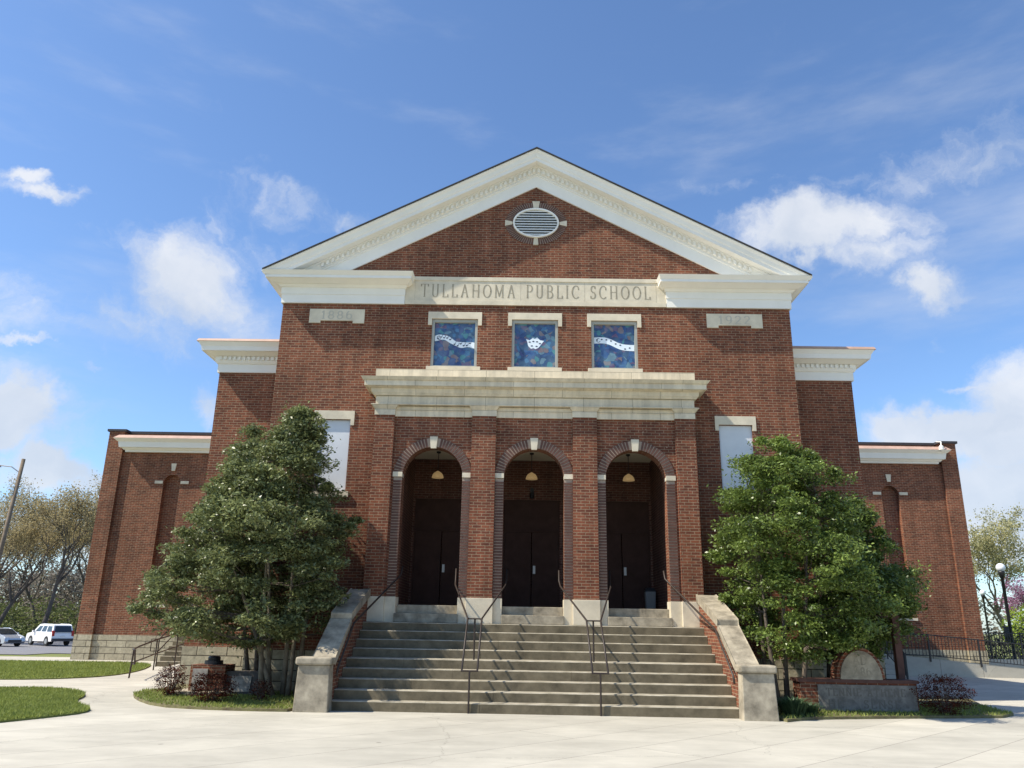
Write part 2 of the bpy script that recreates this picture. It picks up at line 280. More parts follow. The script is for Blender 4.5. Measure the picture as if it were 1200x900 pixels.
def glass_art(name, seed, glow=False):
    m = bpy.data.materials.new(name); m.use_nodes = True; t = m.node_tree; b = t.nodes['Principled BSDF']
    g, uv, u, v = planar(t)
    wn = t.nodes.new('ShaderNodeTexNoise'); wn.inputs['Scale'].default_value = 3; t.links.new(g.outputs['Position'], wn.inputs['Vector'])
    ws = t.nodes.new('ShaderNodeVectorMath'); ws.operation = 'SCALE'; ws.inputs['Scale'].default_value = .25; t.links.new(wn.outputs['Color'], ws.inputs[0])
    wa = t.nodes.new('ShaderNodeVectorMath'); wa.operation = 'ADD'; t.links.new(uv, wa.inputs[0]); t.links.new(ws.outputs[0], wa.inputs[1])
    vo = t.nodes.new('ShaderNodeTexVoronoi'); vo.inputs['Scale'].default_value = 8.5; t.links.new(wa.outputs[0], vo.inputs['Vector'])
    s = t.nodes.new('ShaderNodeSeparateColor'); t.links.new(vo.outputs['Color'], s.inputs[0])
    r = t.nodes.new('ShaderNodeValToRGB'); r.color_ramp.interpolation = 'CONSTANT'
    cols = [(.018, .035, .15), (.025, .07, .24), (.03, .05, .12), (.05, .16, .32), (.02, .03, .10), (.18, .07, .12), (.06, .24, .22), (.02, .05, .2), (.28, .17, .11), (.16, .26, .3), (.05, .04, .16)]
    e = r.color_ramp.elements
    while len(e) < len(cols): e.new(.5)
    for i, c in enumerate(cols): e[i].position = i/len(cols); e[i].color = (*c, 1)
    t.links.new(s.outputs[0], r.inputs[0])
    v2 = t.nodes.new('ShaderNodeTexVoronoi'); v2.feature = 'DISTANCE_TO_EDGE'; v2.inputs['Scale'].default_value = 8.5; t.links.new(wa.outputs[0], v2.inputs['Vector'])
    mk = t.nodes.new('ShaderNodeMapRange'); mk.inputs['From Min'].default_value = .0; mk.inputs['From Max'].default_value = .05; mk.inputs['To Min'].default_value = .45
    t.links.new(v2.outputs['Distance'], mk.inputs[0])
    vm = t.nodes.new('ShaderNodeVectorMath'); vm.operation = 'SCALE'; t.links.new(r.outputs[0], vm.inputs[0]); t.links.new(mk.outputs[0], vm.inputs['Scale'])
    bl = t.nodes.new('ShaderNodeMix'); bl.data_type = 'RGBA'; bl.inputs[0].default_value = .45; t.links.new(vm.outputs[0], bl.inputs[6])
    nz = t.nodes.new('ShaderNodeTexNoise'); nz.inputs['Scale'].default_value = 4.5; nz.inputs['Detail'].default_value = 3; t.links.new(wa.outputs[0], nz.inputs['Vector'])
    rz_ = t.nodes.new('ShaderNodeValToRGB'); rz_.color_ramp.elements[0].position = .35; rz_.color_ramp.elements[0].color = (.03, .065, .15, 1); rz_.color_ramp.elements[1].position = .7; rz_.color_ramp.elements[1].color = (.15, .29, .38, 1)
    t.links.new(nz.outputs['Fac'], rz_.inputs[0]); t.links.new(rz_.outputs[0], bl.inputs[7])
    t.links.new(bl.outputs[2], b.inputs['Base Color']); b.inputs['Roughness'].default_value = .22; b.inputs['Specular IOR Level'].default_value = .6
    return m
ART = glass_art('stained glass film', 1)
RIBBON = mat('white painted ribbon on glass', (.72, .80, .86), .4)
NOTE = mat('black notes on the ribbon', (.02, .03, .07), .5)

# ------------------------------------------------------------------ mesh helpers
class MB:
    def __init__(s): s.v = []; s.f = []
    def add(s, vs, fs):
        k = len(s.v); s.v += [tuple(p) for p in vs]; s.f += [tuple(i+k for i in f) for f in fs]; return s
    def box(s, x0, x1, y0, y1, z0, z1):
        return s.add([(x0,y0,z0),(x1,y0,z0),(x1,y1,z0),(x0,y1,z0),(x0,y0,z1),(x1,y0,z1),(x1,y1,z1),(x0,y1,z1)],
                     [(0,3,2,1),(4,5,6,7),(0,1,5,4),(1,2,6,5),(2,3,7,6),(3,0,4,7)])
    def frus(s, a, b, z0, z1):        # a,b = (x0,x1,y0,y1) rectangles at z0 and z1
        v = [(a[0],a[2],z0),(a[1],a[2],z0),(a[1],a[3],z0),(a[0],a[3],z0),(b[0],b[2],z1),(b[1],b[2],z1),(b[1],b[3],z1),(b[0],b[3],z1)]
        return s.add(v, [(0,3,2,1),(4,5,6,7),(0,1,5,4),(1,2,6,5),(2,3,7,6),(3,0,4,7)])
    def prism(s, poly, ax, a, b):     # polygon in the plane normal to axis ax, extruded a..b
        def P(p, t): return {0:(t,p[0],p[1]),1:(p[0],t,p[1]),2:(p[0],p[1],t)}[ax]
        n = len(poly); v = [P(p, a) for p in poly]+[P(p, b) for p in poly]
        return s.add(v, [tuple(range(n)), tuple(range(2*n-1, n-1, -1))]+[(i,(i+1)%n,n+(i+1)%n,n+i) for i in range(n)])
    def tube(s, pts, r, n=8, r1=None, cap=True):
        pts = [Vector(p) for p in pts]; m = len(pts); ring = []; k = len(s.v)
        up0 = None
        for i, p in enumerate(pts):
            d = (pts[min(i+1, m-1)]-pts[max(i-1, 0)]).normalized()
            if up0 is None:
                a = Vector((0,0,1)) if abs(d.z) < .9 else Vector((1,0,0)); x = d.cross(a).normalized()
            else: x = (up0 - d*up0.dot(d)).normalized()
            up0 = x; y = d.cross(x)
            rr = r if r1 is None else r+(r1-r)*i/(m-1)
            if isinstance(r, (list, tuple)): rr = r[i]
            for j in range(n):
                a = 2*math.pi*j/n; q = p+x*math.cos(a)*rr+y*math.sin(a)*rr; s.v.append(tuple(q))
        for i in range(m-1):
            for j in range(n):
                s.f.append((k+i*n+j, k+i*n+(j+1)%n, k+(i+1)*n+(j+1)%n, k+(i+1)*n+j))
        if cap: s.f.append(tuple(k+j for j in range(n-1, -1, -1))); s.f.append(tuple(k+(m-1)*n+j for j in range(n)))
        return s
    def lathe(s, prof, cx, cy, n=20):  # prof = [(r,z)...]
        k = len(s.v)
        for r, z in prof:
            for j in range(n):
                a = 2*math.pi*j/n; s.v.append((cx+r*math.cos(a), cy+r*math.sin(a), z))
        for i in range(len(prof)-1):
            for j in range(n): s.f.append((k+i*n+j, k+i*n+(j+1)%n, k+(i+1)*n+(j+1)%n, k+(i+1)*n+j))
        s.f.append(tuple(k+j for j in range(n-1, -1, -1))); s.f.append(tuple(k+(len(prof)-1)*n+j for j in range(n)))
        return s
    def build(s, name, m, parent=None, smooth=False, bevel=0.):
        L = parent_loc(parent)
        me = bpy.data.meshes.new(name); me.from_pydata([(x-L.x, y-L.y, z-L.z) for x, y, z in s.v], [], s.f)
        me.materials.append(m); me.update()
        o = bpy.data.objects.new(name, me); C.objects.link(o)
        if parent: o.parent = parent
        if smooth: me.polygons.foreach_set('use_smooth', [True]*len(me.polygons))
        if bevel:
            b = o.modifiers.new('bevel', 'BEVEL'); b.width = bevel; b.segments = 2; b.limit_method = 'ANGLE'; b.angle_limit = R(40)
        return o
def parent_loc(p):
    L = Vector((0,0,0))
    while p is not None: L += p.location; p = p.parent
    return L
def tag(o, label=None, cat=None, group=None, kind=None):
    if label: o['label'] = label
    if cat: o['category'] = cat
    if group: o['group'] = group
    if kind: o['kind'] = kind
    return o
def thing(name, label, cat, loc=(0,0,0), group=None):
    o = bpy.data.objects.new(name, None); C.objects.link(o); o.location = loc; o.empty_display_size = .3
    return tag(o, label, cat, group)
def copy_tree(o, parent=None):
    c = o.copy(); C.objects.link(c)
    if parent: c.parent = parent
    for ch in list(o.children): copy_tree(ch, c)
    return c
def raw_mesh(name, v, faces4, m, parent=None, loc=None):
    """numpy verts (n,3) and quads (k,4) or tris (k,3)."""
    L = parent_loc(parent); v = v-np.array([L.x, L.y, L.z])
    me = bpy.data.meshes.new(name); nf, k = faces4.shape
    me.vertices.add(len(v)); me.vertices.foreach_set('co', v.astype(np.float32).ravel())
    me.loops.add(nf*k); me.loops.foreach_set('vertex_index', faces4.astype(np.int32).ravel())
    me.polygons.add(nf); me.polygons.foreach_set('loop_start', np.arange(0, nf*k, k, dtype=np.int32)); me.polygons.foreach_set('loop_total', np.full(nf, k, dtype=np.int32))
    me.materials.append(m); me.update(calc_edges=True); me.validate()
    o = bpy.data.objects.new(name, me); C.objects.link(o)
    if parent: o.parent = parent
    return o
def leaves(name, cen, L, Wd, m, parent=None, upb=.5, seedv=None):
    """rhombic leaves at centres cen (n,3), length L, width Wd."""
    n = len(cen); a = rng.normal(size=(n,3)); a[:,2] = a[:,2]*.6-.15; a /= np.linalg.norm(a, axis=1)[:,None]
    nn = rng.normal(size=(n,3)); nn[:,2] += upb*2.2; b = np.cross(nn, a); b /= np.linalg.norm(b, axis=1)[:,None]
    s = rng.uniform(.5, 1.3, (n,1)); fold = np.cross(a, b)*s*L*.10
    P = np.stack([cen-a*s*L/2, cen+b*s*Wd/2+fold, cen+a*s*L/2, cen-b*s*Wd/2+fold], 1).reshape(-1,3)
    F = np.arange(4*n).reshape(n,4)
    return raw_mesh(name, P, F, m, parent)

# ------------------------------------------------------------------ lettering (stroke letters)
def arc(cx, cy, rx, ry, a0, a1, n=10): return [(cx+rx*math.cos(R(a0+(a1-a0)*i/n)), cy+ry*math.sin(R(a0+(a1-a0)*i/n))) for i in range(n+1)]
GL = {
 'T': (.72, [[(.36,0),(.36,1)],[(0,1),(.72,1)],[(0,1),(0,.84)],[(.72,1),(.72,.84)],[(.26,0),(.46,0)]]),
 'U': (.70, [[(.1,1)]+arc(.35,.25,.25,.25,180,360)+[(.6,1)],[(0,1),(.2,1)],[(.52,1),(.7,1)]]),
 'L': (.56, [[(.1,1),(.1,0),(.56,0),(.56,.18)],[(0,1),(.2,1)],[(0,0),(.1,0)]]),
 'A': (.76, [[(.08,0),(.38,1),(.68,0)],[(.2,.36),(.56,.36)],[(0,0),(.18,0)],[(.56,0),(.76,0)]]),
 'H': (.76, [[(.1,0),(.1,1)],[(.66,0),(.66,1)],[(.1,.52),(.66,.52)],[(0,0),(.2,0)],[(0,1),(.2,1)],[(.56,0),(.76,0)],[(.56,1),(.76,1)]]),
 'O': (.80, [arc(.4,.5,.38,.5,0,360,22)]),
 'M': (.92, [[(.1,0),(.12,1),(.46,.1),(.80,1),(.82,0)],[(0,0),(.2,0)],[(.72,0),(.92,0)],[(.02,1),(.12,1)],[(.80,1),(.9,1)]]),
 'P': (.60, [[(.1,0),(.1,1),(.34,1)]+arc(.34,.74,.24,.26,90,-90)+[(.1,.48)],[(0,0),(.2,0)],[(0,1),(.1,1)]]),
 'B': (.64, [[(.1,0),(.1,1),(.34,1)]+arc(.34,.76,.2,.24,90,-90)+[(.1,.52)],[(.34,.52)]+arc(.34,.26,.26,.26,90,-90)+[(0,0)],[(0,1),(.1,1)]]),
 'I': (.22, [[(.11,0),(.11,1)],[(0,0),(.22,0)],[(0,1),(.22,1)]]),
 'C': (.70, [arc(.4,.5,.38,.5,48,312,18),[(.65,.87),(.66,.70)]]),
 'S': (.52, [arc(.27,.75,.21,.25,30,270,12)+arc(.25,.25,.23,.25,90,-150,12),[(.46,.98),(.46,.80)],[(.03,.02),(.03,.2)]]),
 'N': (.78, [[(.1,0),(.1,1),(.68,0),(.68,1)],[(0,0),(.2,0)],[(.58,1),(.78,1)]]),
 'E': (.58, [[(.58,.84),(.58,1),(.1,1),(.1,0),(.58,0),(.58,.16)],[(.1,.52),(.42,.52)]]),
 'F': (.56, [[(.56,.84),(.56,1),(.1,1),(.1,0)],[(.1,.52),(.42,.52)],[(0,0),(.2,0)]]),
 'D': (.70, [[(.1,0),(.1,1),(.28,1)]+arc(.28,.5,.38,.5,90,-90,12)+[(.1,0)]]),
 '1': (.30, [[(.02,.82),(.16,1),(.16,0)],[(.04,0),(.28,0)]]),
 '9': (.56, [arc(.28,.68,.24,.32,0,360,18),[(.52,.66)]+arc(.2,.45,.32,.45,20,-70,8)]),
 '2': (.54, [arc(.27,.72,.23,.28,170,-30,10)+[(.03,0),(.54,0)]]),
 '8': (.54, [arc(.27,.74,.20,.26,0,360,16),arc(.27,.25,.25,.25,0,360,16)]),
 '6': (.56, [arc(.28,.32,.24,.32,0,360,18),[(.04,.34)]+arc(.36,.55,.32,.45,200,110,8)]),
 ' ': (.42, [])}
def lettering(text, x0, x1, z0, h, y, th=.05, gap=.20, proud=.003):
    """stroke letters on a plane facing -y, fitted between x0 and x1"""
    tw = sum(GL[c][0] for c in text)+gap*(len(text)-1); sx = (x1-x0)/tw; mb = MB(); cx = 0
    for ch in text:
        w, st = GL[ch]
        for pl in st:
            for (a, b) in zip(pl[:-1], pl[1:]):
                A = Vector((x0+(cx+a[0])*sx, z0+a[1]*h)); B = Vector((x0+(cx+b[0])*sx, z0+b[1]*h)); d = B-A
                if d.length < 1e-5: continue
                d.normalize(); vert = abs(d.y)
                t = th*h*(.45+.55*vert)/2*1.6; nrm_ = Vector((-d.y, d.x))*t; e = d*t*.5
                q = [A-e-nrm_, B+e-nrm_, B+e+nrm_, A-e+nrm_]
                mb.add([(p.x, y-proud-.0001*(len(mb.f) % 7), p.y) for p in q], [(0,1,2,3)])
        cx += w+gap
    return mb

# ------------------------------------------------------------------ ground and paths (setting)
def gz(x, y):
    t = min(max((y-17)/36, 0), 1); t = t*t*(3-2*t)
    return -.9*t
def sheet(name, inside, x0, x1, y0, y1, nx, ny, dz, m, xs=None, ys=None):
    xs = xs or [x0+(x1-x0)*i/nx for i in range(nx+1)]; ys = ys or [y0+(y1-y0)*j/ny for j in range(ny+1)]
    v = []; f = []; W_ = len(xs)
    for y in ys:
        for x in xs: v.append((x, y, gz(x, y)+dz))
    for j in range(len(ys)-1):
        for i in range(W_-1):
            if inside is None or inside((xs[i]+xs[i+1])/2, (ys[j]+ys[j+1])/2): f.append((j*W_+i, j*W_+i+1, (j+1)*W_+i+1, (j+1)*W_+i))
    mb = MB(); mb.v = v; mb.f = f; return tag(mb.build(name, m), kind='structure')
sheet('ground', None, 0,0,0,0,0,0, -.035, LAWN, xs=[-900,-300,-120]+[x for x in range(-100,101,10)]+[120,300,900], ys=[-300,-100,-40,0,10,17]+[17+3*k for k in range(1,13)]+[60,80,120,300,1200])
MB().prism([(-70,-45),(60,-45),(60,12),(34,12.5),(20,14.6),(-19,15.3),(-24,14.6),(-70,14.6)], 2, -.12, 0).build('plaza', CONC)['kind'] = 'structure'
def road_in(x, y): return y > 20.5+(x+19)*.85 and y > 16
sheet('road', road_in, -140, -18, 15, 78, 61, 63, -.012, ASPH)

def smooth_poly(P, it=2):
    for _ in range(it):
        Q = []
        for a, b in zip(P, P[1:]+P[:1]): Q += [(a[0]*.75+b[0]*.25, a[1]*.75+b[1]*.25), (a[0]*.25+b[0]*.75, a[1]*.25+b[1]*.75)]
        P = Q
    return P
LA = smooth_poly([(-45,-16),(-9.6,-8.2),(-8.3,-5.5),(-7.85,-4.2),(-9.1,-2.9),(-9.7,-1.0),(-10.9,.05),(-12.3,-.1),(-45,-9)])
LB = smooth_poly([(-45,-4),(-14,2.5),(-12.7,3.2),(-12.0,4.8),(-12.5,7.8),(-13.9,11.6),(-17,11.3),(-24,10.6),(-45,9)])
tag(MB().prism(LA, 2, .0, .03).build('lawn', LAWN), kind='structure')
tag(MB().prism(LB, 2, .0, .03).build('lawn', LAWN), kind='structure')
BEDL = smooth_poly([(-4.4,-3.62),(-5.3,-3.65),(-6.3,-3.55),(-7.3,-3.2),(-8.3,-1.9),(-8.95,-.6),(-8.7,.9),(-9.0,1.9),(-4.4,1.9)], 1)
BEDR = smooth_poly([(4.45,-3.9),(5.2,-3.25),(6.3,-2.95),(8.0,-2.55),(9.9,-2.15),(10.15,-.4),(11.2,2.4),(9.2,2.2),(4.5,1.2)], 1)
tag(MB().prism(BEDL, 2, .0, .05).build('planting_bed', SOIL), kind='structure')
tag(MB().prism(BEDR, 2, .0, .05).build('planting_bed', SOIL), kind='structure')

def in_poly(P, x, y):
    P = np.array(P); x1, y1 = P[:,0], P[:,1]; x2, y2 = np.roll(x1,-1), np.roll(y1,-1); c = np.zeros(len(x), bool)
    for a, b, d, e in zip(x1, y1, x2, y2):
        if b == e: continue
        c ^= ((b > y) != (e > y)) & (x < (d-a)*(y-b)/(e-b)+a)
    return c
def blades(name, P, n, h, m, box, z0=.03, w=.012):
    x = rng.uniform(box[0], box[1], n); y = rng.uniform(box[2], box[3], n); k = in_poly(P, x, y); x = x[k]; y = y[k]; n = len(x)
    a = rng.uniform(0, 6.28, n); hh = rng.uniform(.5, 1.3, n)*h; lx, ly = rng.normal(0, .4, n)*hh, rng.normal(0, .4, n)*hh
    c, s = np.cos(a)*w, np.sin(a)*w; z = np.full(n, z0)
    V = np.stack([np.stack([x-c, y-s, z], 1), np.stack([x+c, y+s, z], 1), np.stack([x+lx, y+ly, z+hh], 1)], 1).reshape(-1,3)
    return tag(raw_mesh(name, V, np.arange(3*n).reshape(n,3), m), kind='stuff')
tag(blades('grass', LA, 150000, .055, GRASSM, (-17,-7.5,-8,.3)), 'short grass on the near left lawn lobe', 'grass')
tag(blades('grass', LB, 90000, .06, GRASSM, (-24,-11.5,-1,12)), 'short grass on the lawn between the two left walks', 'grass')
tag(blades('grass', BEDL, 9000, .05, GRASSM, (-9,-4.5,-3.7,0), .05), 'thin grass in the bed left of the steps', 'grass')
tag(blades('grass', BEDR, 8000, .06, GRASSM, (4.5,10.5,-3.9,0), .05), 'thin grass in the bed behind the brick sign', 'grass')

# ------------------------------------------------------------------ the building
B = thing('school_building', 'red brick school hall with white pediment, three arched doorways and lower side wings', 'building', (0,.55,0))
YM, YS, YW = .55, 1.9, 13.5

def holed_wall(mb, x0, x1, z0, z1, y, d, holes):
    """front face with rectangular openings and their reveals (depth d)"""
    xs = sorted({x0, x1, *[h[0] for h in holes], *[h[1] for h in holes]}); zs = sorted({z0, z1, *[h[2] for h in holes], *[h[3] for h in holes]})
    for i in range(len(xs)-1):
        for j in range(len(zs)-1):
            cx, cz = (xs[i]+xs[i+1])/2, (zs[j]+zs[j+1])/2
            if any(h[0] < cx < h[1] and h[2] < cz < h[3] for h in holes): continue
            mb.add([(xs[i],y,zs[j]),(xs[i+1],y,zs[j]),(xs[i+1],y,zs[j+1]),(xs[i],y,zs[j+1])], [(0,1,2,3)])
    for a, b, c, e in holes:
        mb.add([(a,y,c),(a,y,e),(a,y+d,e),(a,y+d,c)], [(0,1,2,3)]); mb.add([(b,y,c),(b,y,e),(b,y+d,e),(b,y+d,c)], [(3,2,1,0)])
        mb.add([(a,y,c),(b,y,c),(b,y+d,c),(a,y+d,c)], [(3,2,1,0)]); mb.add([(a,y,e),(b,y,e),(b,y+d,e),(a,y+d,e)], [(0,1,2,3)])

# main block walls
winx = (-2.17, 0., 2.14)
WH = [(x-.62, x+.62, 8.17, 9.54) for x in winx]; PH = [(-5.66,-4.80,4.80,6.68), (4.80,5.66,4.80,6.68)]
mb = MB()
holed_wall(mb, -6.9, 6.9, .95, 9.95, YM, .16, WH+PH+[(-3.45, 3.45, .95, 6.3)])
for s in (-1, 1): mb.add([(s*6.9,YM,.95),(s*6.9,26,.95),(s*6.9,26,10.5),(s*6.9,YM,10.5)], [(0,1,2,3)])
mb.add([(-6.9,26,0),(6.9,26,0),(6.9,26,10.6),(0,26,14),(-6.9,26,10.6)], [(0,1,2,3,4)])
mb.build('brick_wall', BRICK, B)
MB().add([(-6.9,YM,9.95),(6.9,YM,9.95),(6.9,YM,10.4),(0,YM,14.0),(-6.9,YM,10.4)], [(0,1,2,3,4)]).build('gable_wall', BRICK, B)
for s in (-1,1):
    a, b = sorted((s*3.9, s*6.93)); MB().box(a, b, YM-.03, YS, -.3, .95).build('stone_base', STONE, B)
# side blocks
for s in (-1, 1):
    mb = MB(); a, b = sorted((s*6.9, s*8.95)); mb.box(a, b, YS, 20, .95, 8.6); mb.build('side_block_wall', BRICK, B)
    a, b = sorted((s*6.9, s*8.98)); MB().box(a, b, YS-.03, 20, -.35, .95).build('side_block_base', STONE, B)
# wings, with recessed bay and blind arched niche
for s in (-1, 1):
    mb = MB(); X = lambda x: s*x
    def sb(x0, x1, *r): a, b = sorted((s*x0, s*x1)); mb.box(a, b, *r)
    sb(17.38, 18.04, YW, 26, .95, 9.27)                       # corner pier
    sb(8.9, 17.38, YW+.34, 26, .95, 9.25)                     # body of the wing
    # field of the bay, with a niche cut out
    cx, hw, zs_, rr = 15.1, .36, 7.10, .36
    sb(8.9, cx-hw, YW+.12, YW+.34, .95, 8.4); sb(cx+hw, 17.38, YW+.12, YW+.34, .95, 8.4); sb(cx-hw, cx+hw, YW+.12, YW+.34, .95, 2.12)
    N = 12
    for i in range(N):
        a0, a1 = math.pi*i/N, math.pi*(i+1)/N
        p0 = (cx-rr*math.cos(a0), zs_+rr*math.sin(a0)); p1 = (cx-rr*math.cos(a1), zs_+rr*math.sin(a1))
        q = [(s*p0[0],YW+.12,p0[1]),(s*p1[0],YW+.12,p1[1]),(s*p1[0],YW+.12,8.4),(s*p0[0],YW+.12,8.4)]
        q += [(x_,YW+.34,z_) for x_, y_, z_ in q]; mb.add(q, [(0,1,2,3) if s > 0 else (3,2,1,0),(0,4,5,1),(2,6,7,3)])
    mb.build('wing_wall', BRICK, B)
    mb = MB()
    def sb(x0, x1, *r): a, b = sorted((s*x0, s*x1)); mb.box(a, b, *r)
    sb(17.36, 18.08, YW-.04, 26, -.6, .95); sb(8.9, 17.36, YW+.06, YW+.5, -.6, .95); mb.build('wing_base', STONE, B)
    mb = MB(); sb(8.9, 17.30, YW+.28, YW+.75, 9.25, 9.36); mb.build('coping', ROOF, B); mb = MB(); sb(17.30, 18.12, YW-.06, 26, 9.27, 9.37); mb.build('coping', ROOF, B)
    # small stones of the niche
    for q in ((cx-.72, cx-.38, YW+.085, YW+.13, 7.07, 7.19), (cx+.38, cx+.72, YW+.085, YW+.13, 7.07, 7.19)): mb = MB(); sb(*q); mb.build('impost_block', LIME, B)
    mb = MB(); sb(cx-.48, cx+.48, YW+.06, YW+.16, 2.04, 2.14); mb.build('niche_sill', LIME, B); mb = MB()
    mb.prism([(s*(cx-.07), 7.62), (s*(cx+.07), 7.62), (s*(cx+.11), 7.93), (s*(cx-.11), 7.93)], 1, YW+.07, YW+.14)
    mb.build('keystone', LIME, B)
    # cornice strip
    mb = MB()
    for z0, z1, o0, o1 in ((8.40,8.48,.10,.10),(8.48,8.56,.16,.22),(8.56,8.80,.30,.34),(8.80,8.92,.36,.50)):
        r0 = (8.95, 17.15+o0, YW+.1-o0, YW+.3); r1 = (8.95, 17.15+o1, YW+.1-o1, YW+.3)
        if s < 0: r0 = (-r0[1], -r0[0], r0[2], r0[3]); r1 = (-r1[1], -r1[0], r1[2], r1[3])
        mb.frus(r0, r1, z0, z1)
    mb.build('wing_cornice', WHITE, B)
    r0 = (8.95, 17.66, YW-.40, YW+.3); r1 = (8.95, 17.5, YW-.22, YW+.3)
    if s < 0: r0 = (-r0[1], -r0[0], r0[2], r0[3]); r1 = (-r1[1], -r1[0], r1[2], r1[3])
    MB().frus(r0, r1, 8.923, 9.08).build('flashing', FLASH, B)
    # side block cornice with dentils
    mb = MB()
    for z0, z1, o0, o1 in ((8.35,8.60,.05,.05),(8.60,8.66,.08,.12),(8.66,8.80,.12,.12),(8.80,8.88,.18,.36),(8.88,9.00,.42,.44),(9.00,9.12,.44,.52)):
        r0 = (6.9, 8.95+o0, YS-o0, 20.2); r1 = (6.9, 8.95+o1, YS-o1, 20.2)
        if s < 0: r0 = (-r0[1], -r0[0], r0[2], r0[3]); r1 = (-r1[1], -r1[0], r1[2], r1[3])
        mb.frus(r0, r1, z0, z1)
    mb.build('side_cornice', WHITE, B)
    mb = MB()
    for k in range(15): x = s*(7.02+.135*k); mb.box(x-.035, x+.035, YS-.17, YS-.12, 8.69, 8.79)
    mb.build('dentils', WHITE, B)
    r0 = (6.9, 9.50, YS-.55, 20.4); r1 = (6.9, 9.46, YS-.51, 20.3)
    if s < 0: r0 = (-r0[1], -r0[0], r0[2], r0[3]); r1 = (-r1[1], -r1[0], r1[2], r1[3])
    MB().frus(r0, r1, 9.123, 9.20).build('flashing', FLASH, B)
    r0 = (6.9, 9.44, YS-.49, 20.3); r1 = (6.9, 6.95, YS+2.2, 18)
    if s < 0: r0 = (-r0[1], -r0[0], r0[2], r0[3]); r1 = (-r1[1], -r1[0], r1[2], r1[3])
    MB().frus(r0, r1, 9.203, 10.05).build('side_roof', ROOF2, B)

# cornice returns at the two lower corners of the pediment
for s in (-1, 1):
    mb = MB()
    for z0, z1, o0, o1 in ((9.95,10.20,.05,.05),(10.20,10.40,.07,.07),(10.40,10.46,.10,.16),(10.46,10.54,.22,.40),(10.54,10.62,.43,.43),(10.62,10.72,.44,.52)):
        r0 = (3.60-o0*.55, 6.9+o0, YM-o0, 26); r1 = (3.60-o1*.55, 6.9+o1, YM-o1, 26)
        if s < 0: r0 = (-r0[1], -r0[0], r0[2], r0[3]); r1 = (-r1[1], -r1[0], r1[2], r1[3])
        mb.frus(r0, r1, z0, z1)
    mb.build('cornice_return', WHITE, B)
    r0 = (3.33, 7.40, YM-.50, YM+.2); r1 = (3.45, 7.3, YM-.06, YM+.2)
    if s < 0: r0 = (-r0[1], -r0[0], r0[2], r0[3]); r1 = (-r1[1], -r1[0], r1[2], r1[3])
    MB().frus(r0, r1, 10.723, 10.80).build('flashing', WHITE, B)
# raking cornice: profile strips (y, dz) swept along each slope
SL = .52; ZA = 13.60
def rake(name, prof, m, xmax=7.42, zcut=10.76):
    mb = MB()
    for s in (-1, 1):
        n = len(prof); v = []
        for (y, dz) in prof: v.append((0, y, ZA+dz))
        for (y, dz) in prof:
            xe = min(xmax, (ZA+dz-zcut)/SL); v.append((s*xe, y, ZA+dz-SL*xe))
        f = [tuple([i, (i+1) % n, n+(i+1) % n, n+i][::(1 if s > 0 else -1)]) for i in range(n)]
        f.append(tuple(range(n, 2*n)) if s > 0 else tuple(range(2*n-1, n-1, -1)))
        mb.add(v, f)
    return mb.build(name, m, B)
rake('rake_board', [(YM+.1,0),(YM-.05,0),(YM-.05,.36),(YM-.08,.37),(YM-.08,.42),(YM+.1,.42)], WHITE)
rake('rake_bed', [(YM+.1,.425),(YM-.09,.425),(YM-.11,.56),(YM-.17,.60),(YM-.17,.625),(YM+.1,.625)], WHITE)
rake('rake_cornice', [(YM+.2,.63),(YM-.40,.63),(YM-.41,.73),(YM-.43,.75),(YM-.46,.86),(YM-.51,.93),(YM-.51,.955),(YM+.2,.955)], WHITE, 7.42, 10.62)
mb = MB()
for s in (-1, 1):
    k = 0; x = .07
    while x < 5.9:
        z = ZA+.45-SL*x; v = []
        for y in (YM-.175, YM-.085):
            for dx, dz in ((-.034,0),(.034,0),(.034,.11),(-.034,.11)): v.append((s*x+dx, y, z+dz-SL*s*dx))
        mb.add(v, [(0,1,2,3),(7,6,5,4),(0,4,5,1),(1,5,6,2),(2,6,7,3),(3,7,4,0)]); x += .135
mb.build('dentils', WHITE, B)
mb = MB()
for s in (-1, 1):
    v = [(0,YM-.55,14.56),(0,26.5,14.56),(s*7.40,26.5,14.56-SL*7.40),(s*7.40,YM-.55,14.56-SL*7.40)]; v += [(a,b,c+.032) for a,b,c in v]
    mb.add(v, [(0,1,2,3),(7,6,5,4),(0,3,7,4),(3,2,6,7),(1,5,6,2)])
mb.build('roof', ROOF, B)
mb = MB(); mb.add([(s*a, y, z) for s, a, y, z in ((-1,18,13.9,9.2),(-1,8.9,13.9,9.2),(-1,8.9,26,9.2),(-1,18,26,9.2),(1,8.9,13.9,9.2),(1,18,13.9,9.2),(1,18,26,9.2),(1,8.9,26,9.2))], [(0,1,2,3),(4,5,6,7)])
mb.build('wing_roof', ROOF2, B)

# frieze with the engraved name
mb = MB(); mb.box(-3.575, 3.575, YM-.03, YM+.1, 9.96, 10.74)
fr = mb.build('name_frieze', LIME, B)
MB().box(-3.56, 3.56, YM-.05, YM-.0305, 10.66, 10.77).build('border', LIME, fr); MB().box(-3.56, 3.56, YM-.05, YM-.0305, 9.95, 10.07).build('border', LIME, fr)
lettering('TULLAHOMA PUBLIC SCHOOL', -3.13, 3.13, 10.18, .37, YM-.031, th=.055, gap=.40).build('lettering', LETTER, fr)
mb = MB()
_t = 'TULLAHOMA PUBLIC SCHOOL'; _w = [GL[c][0]+.40 for c in _t]; _k = 6.26/(sum(_w)-.40)
_sp = [-3.13+(sum(_w[:i])+GL[' '][0]/2)*_k for i, c in enumerate(_t) if c == ' ']
for x in [-3.30, 3.30]+_sp: mb.box(x-.0018, x+.0018, YM-.0325, YM-.0300, 10.07, 10.66)
mb.build('joint', LETTER, fr)
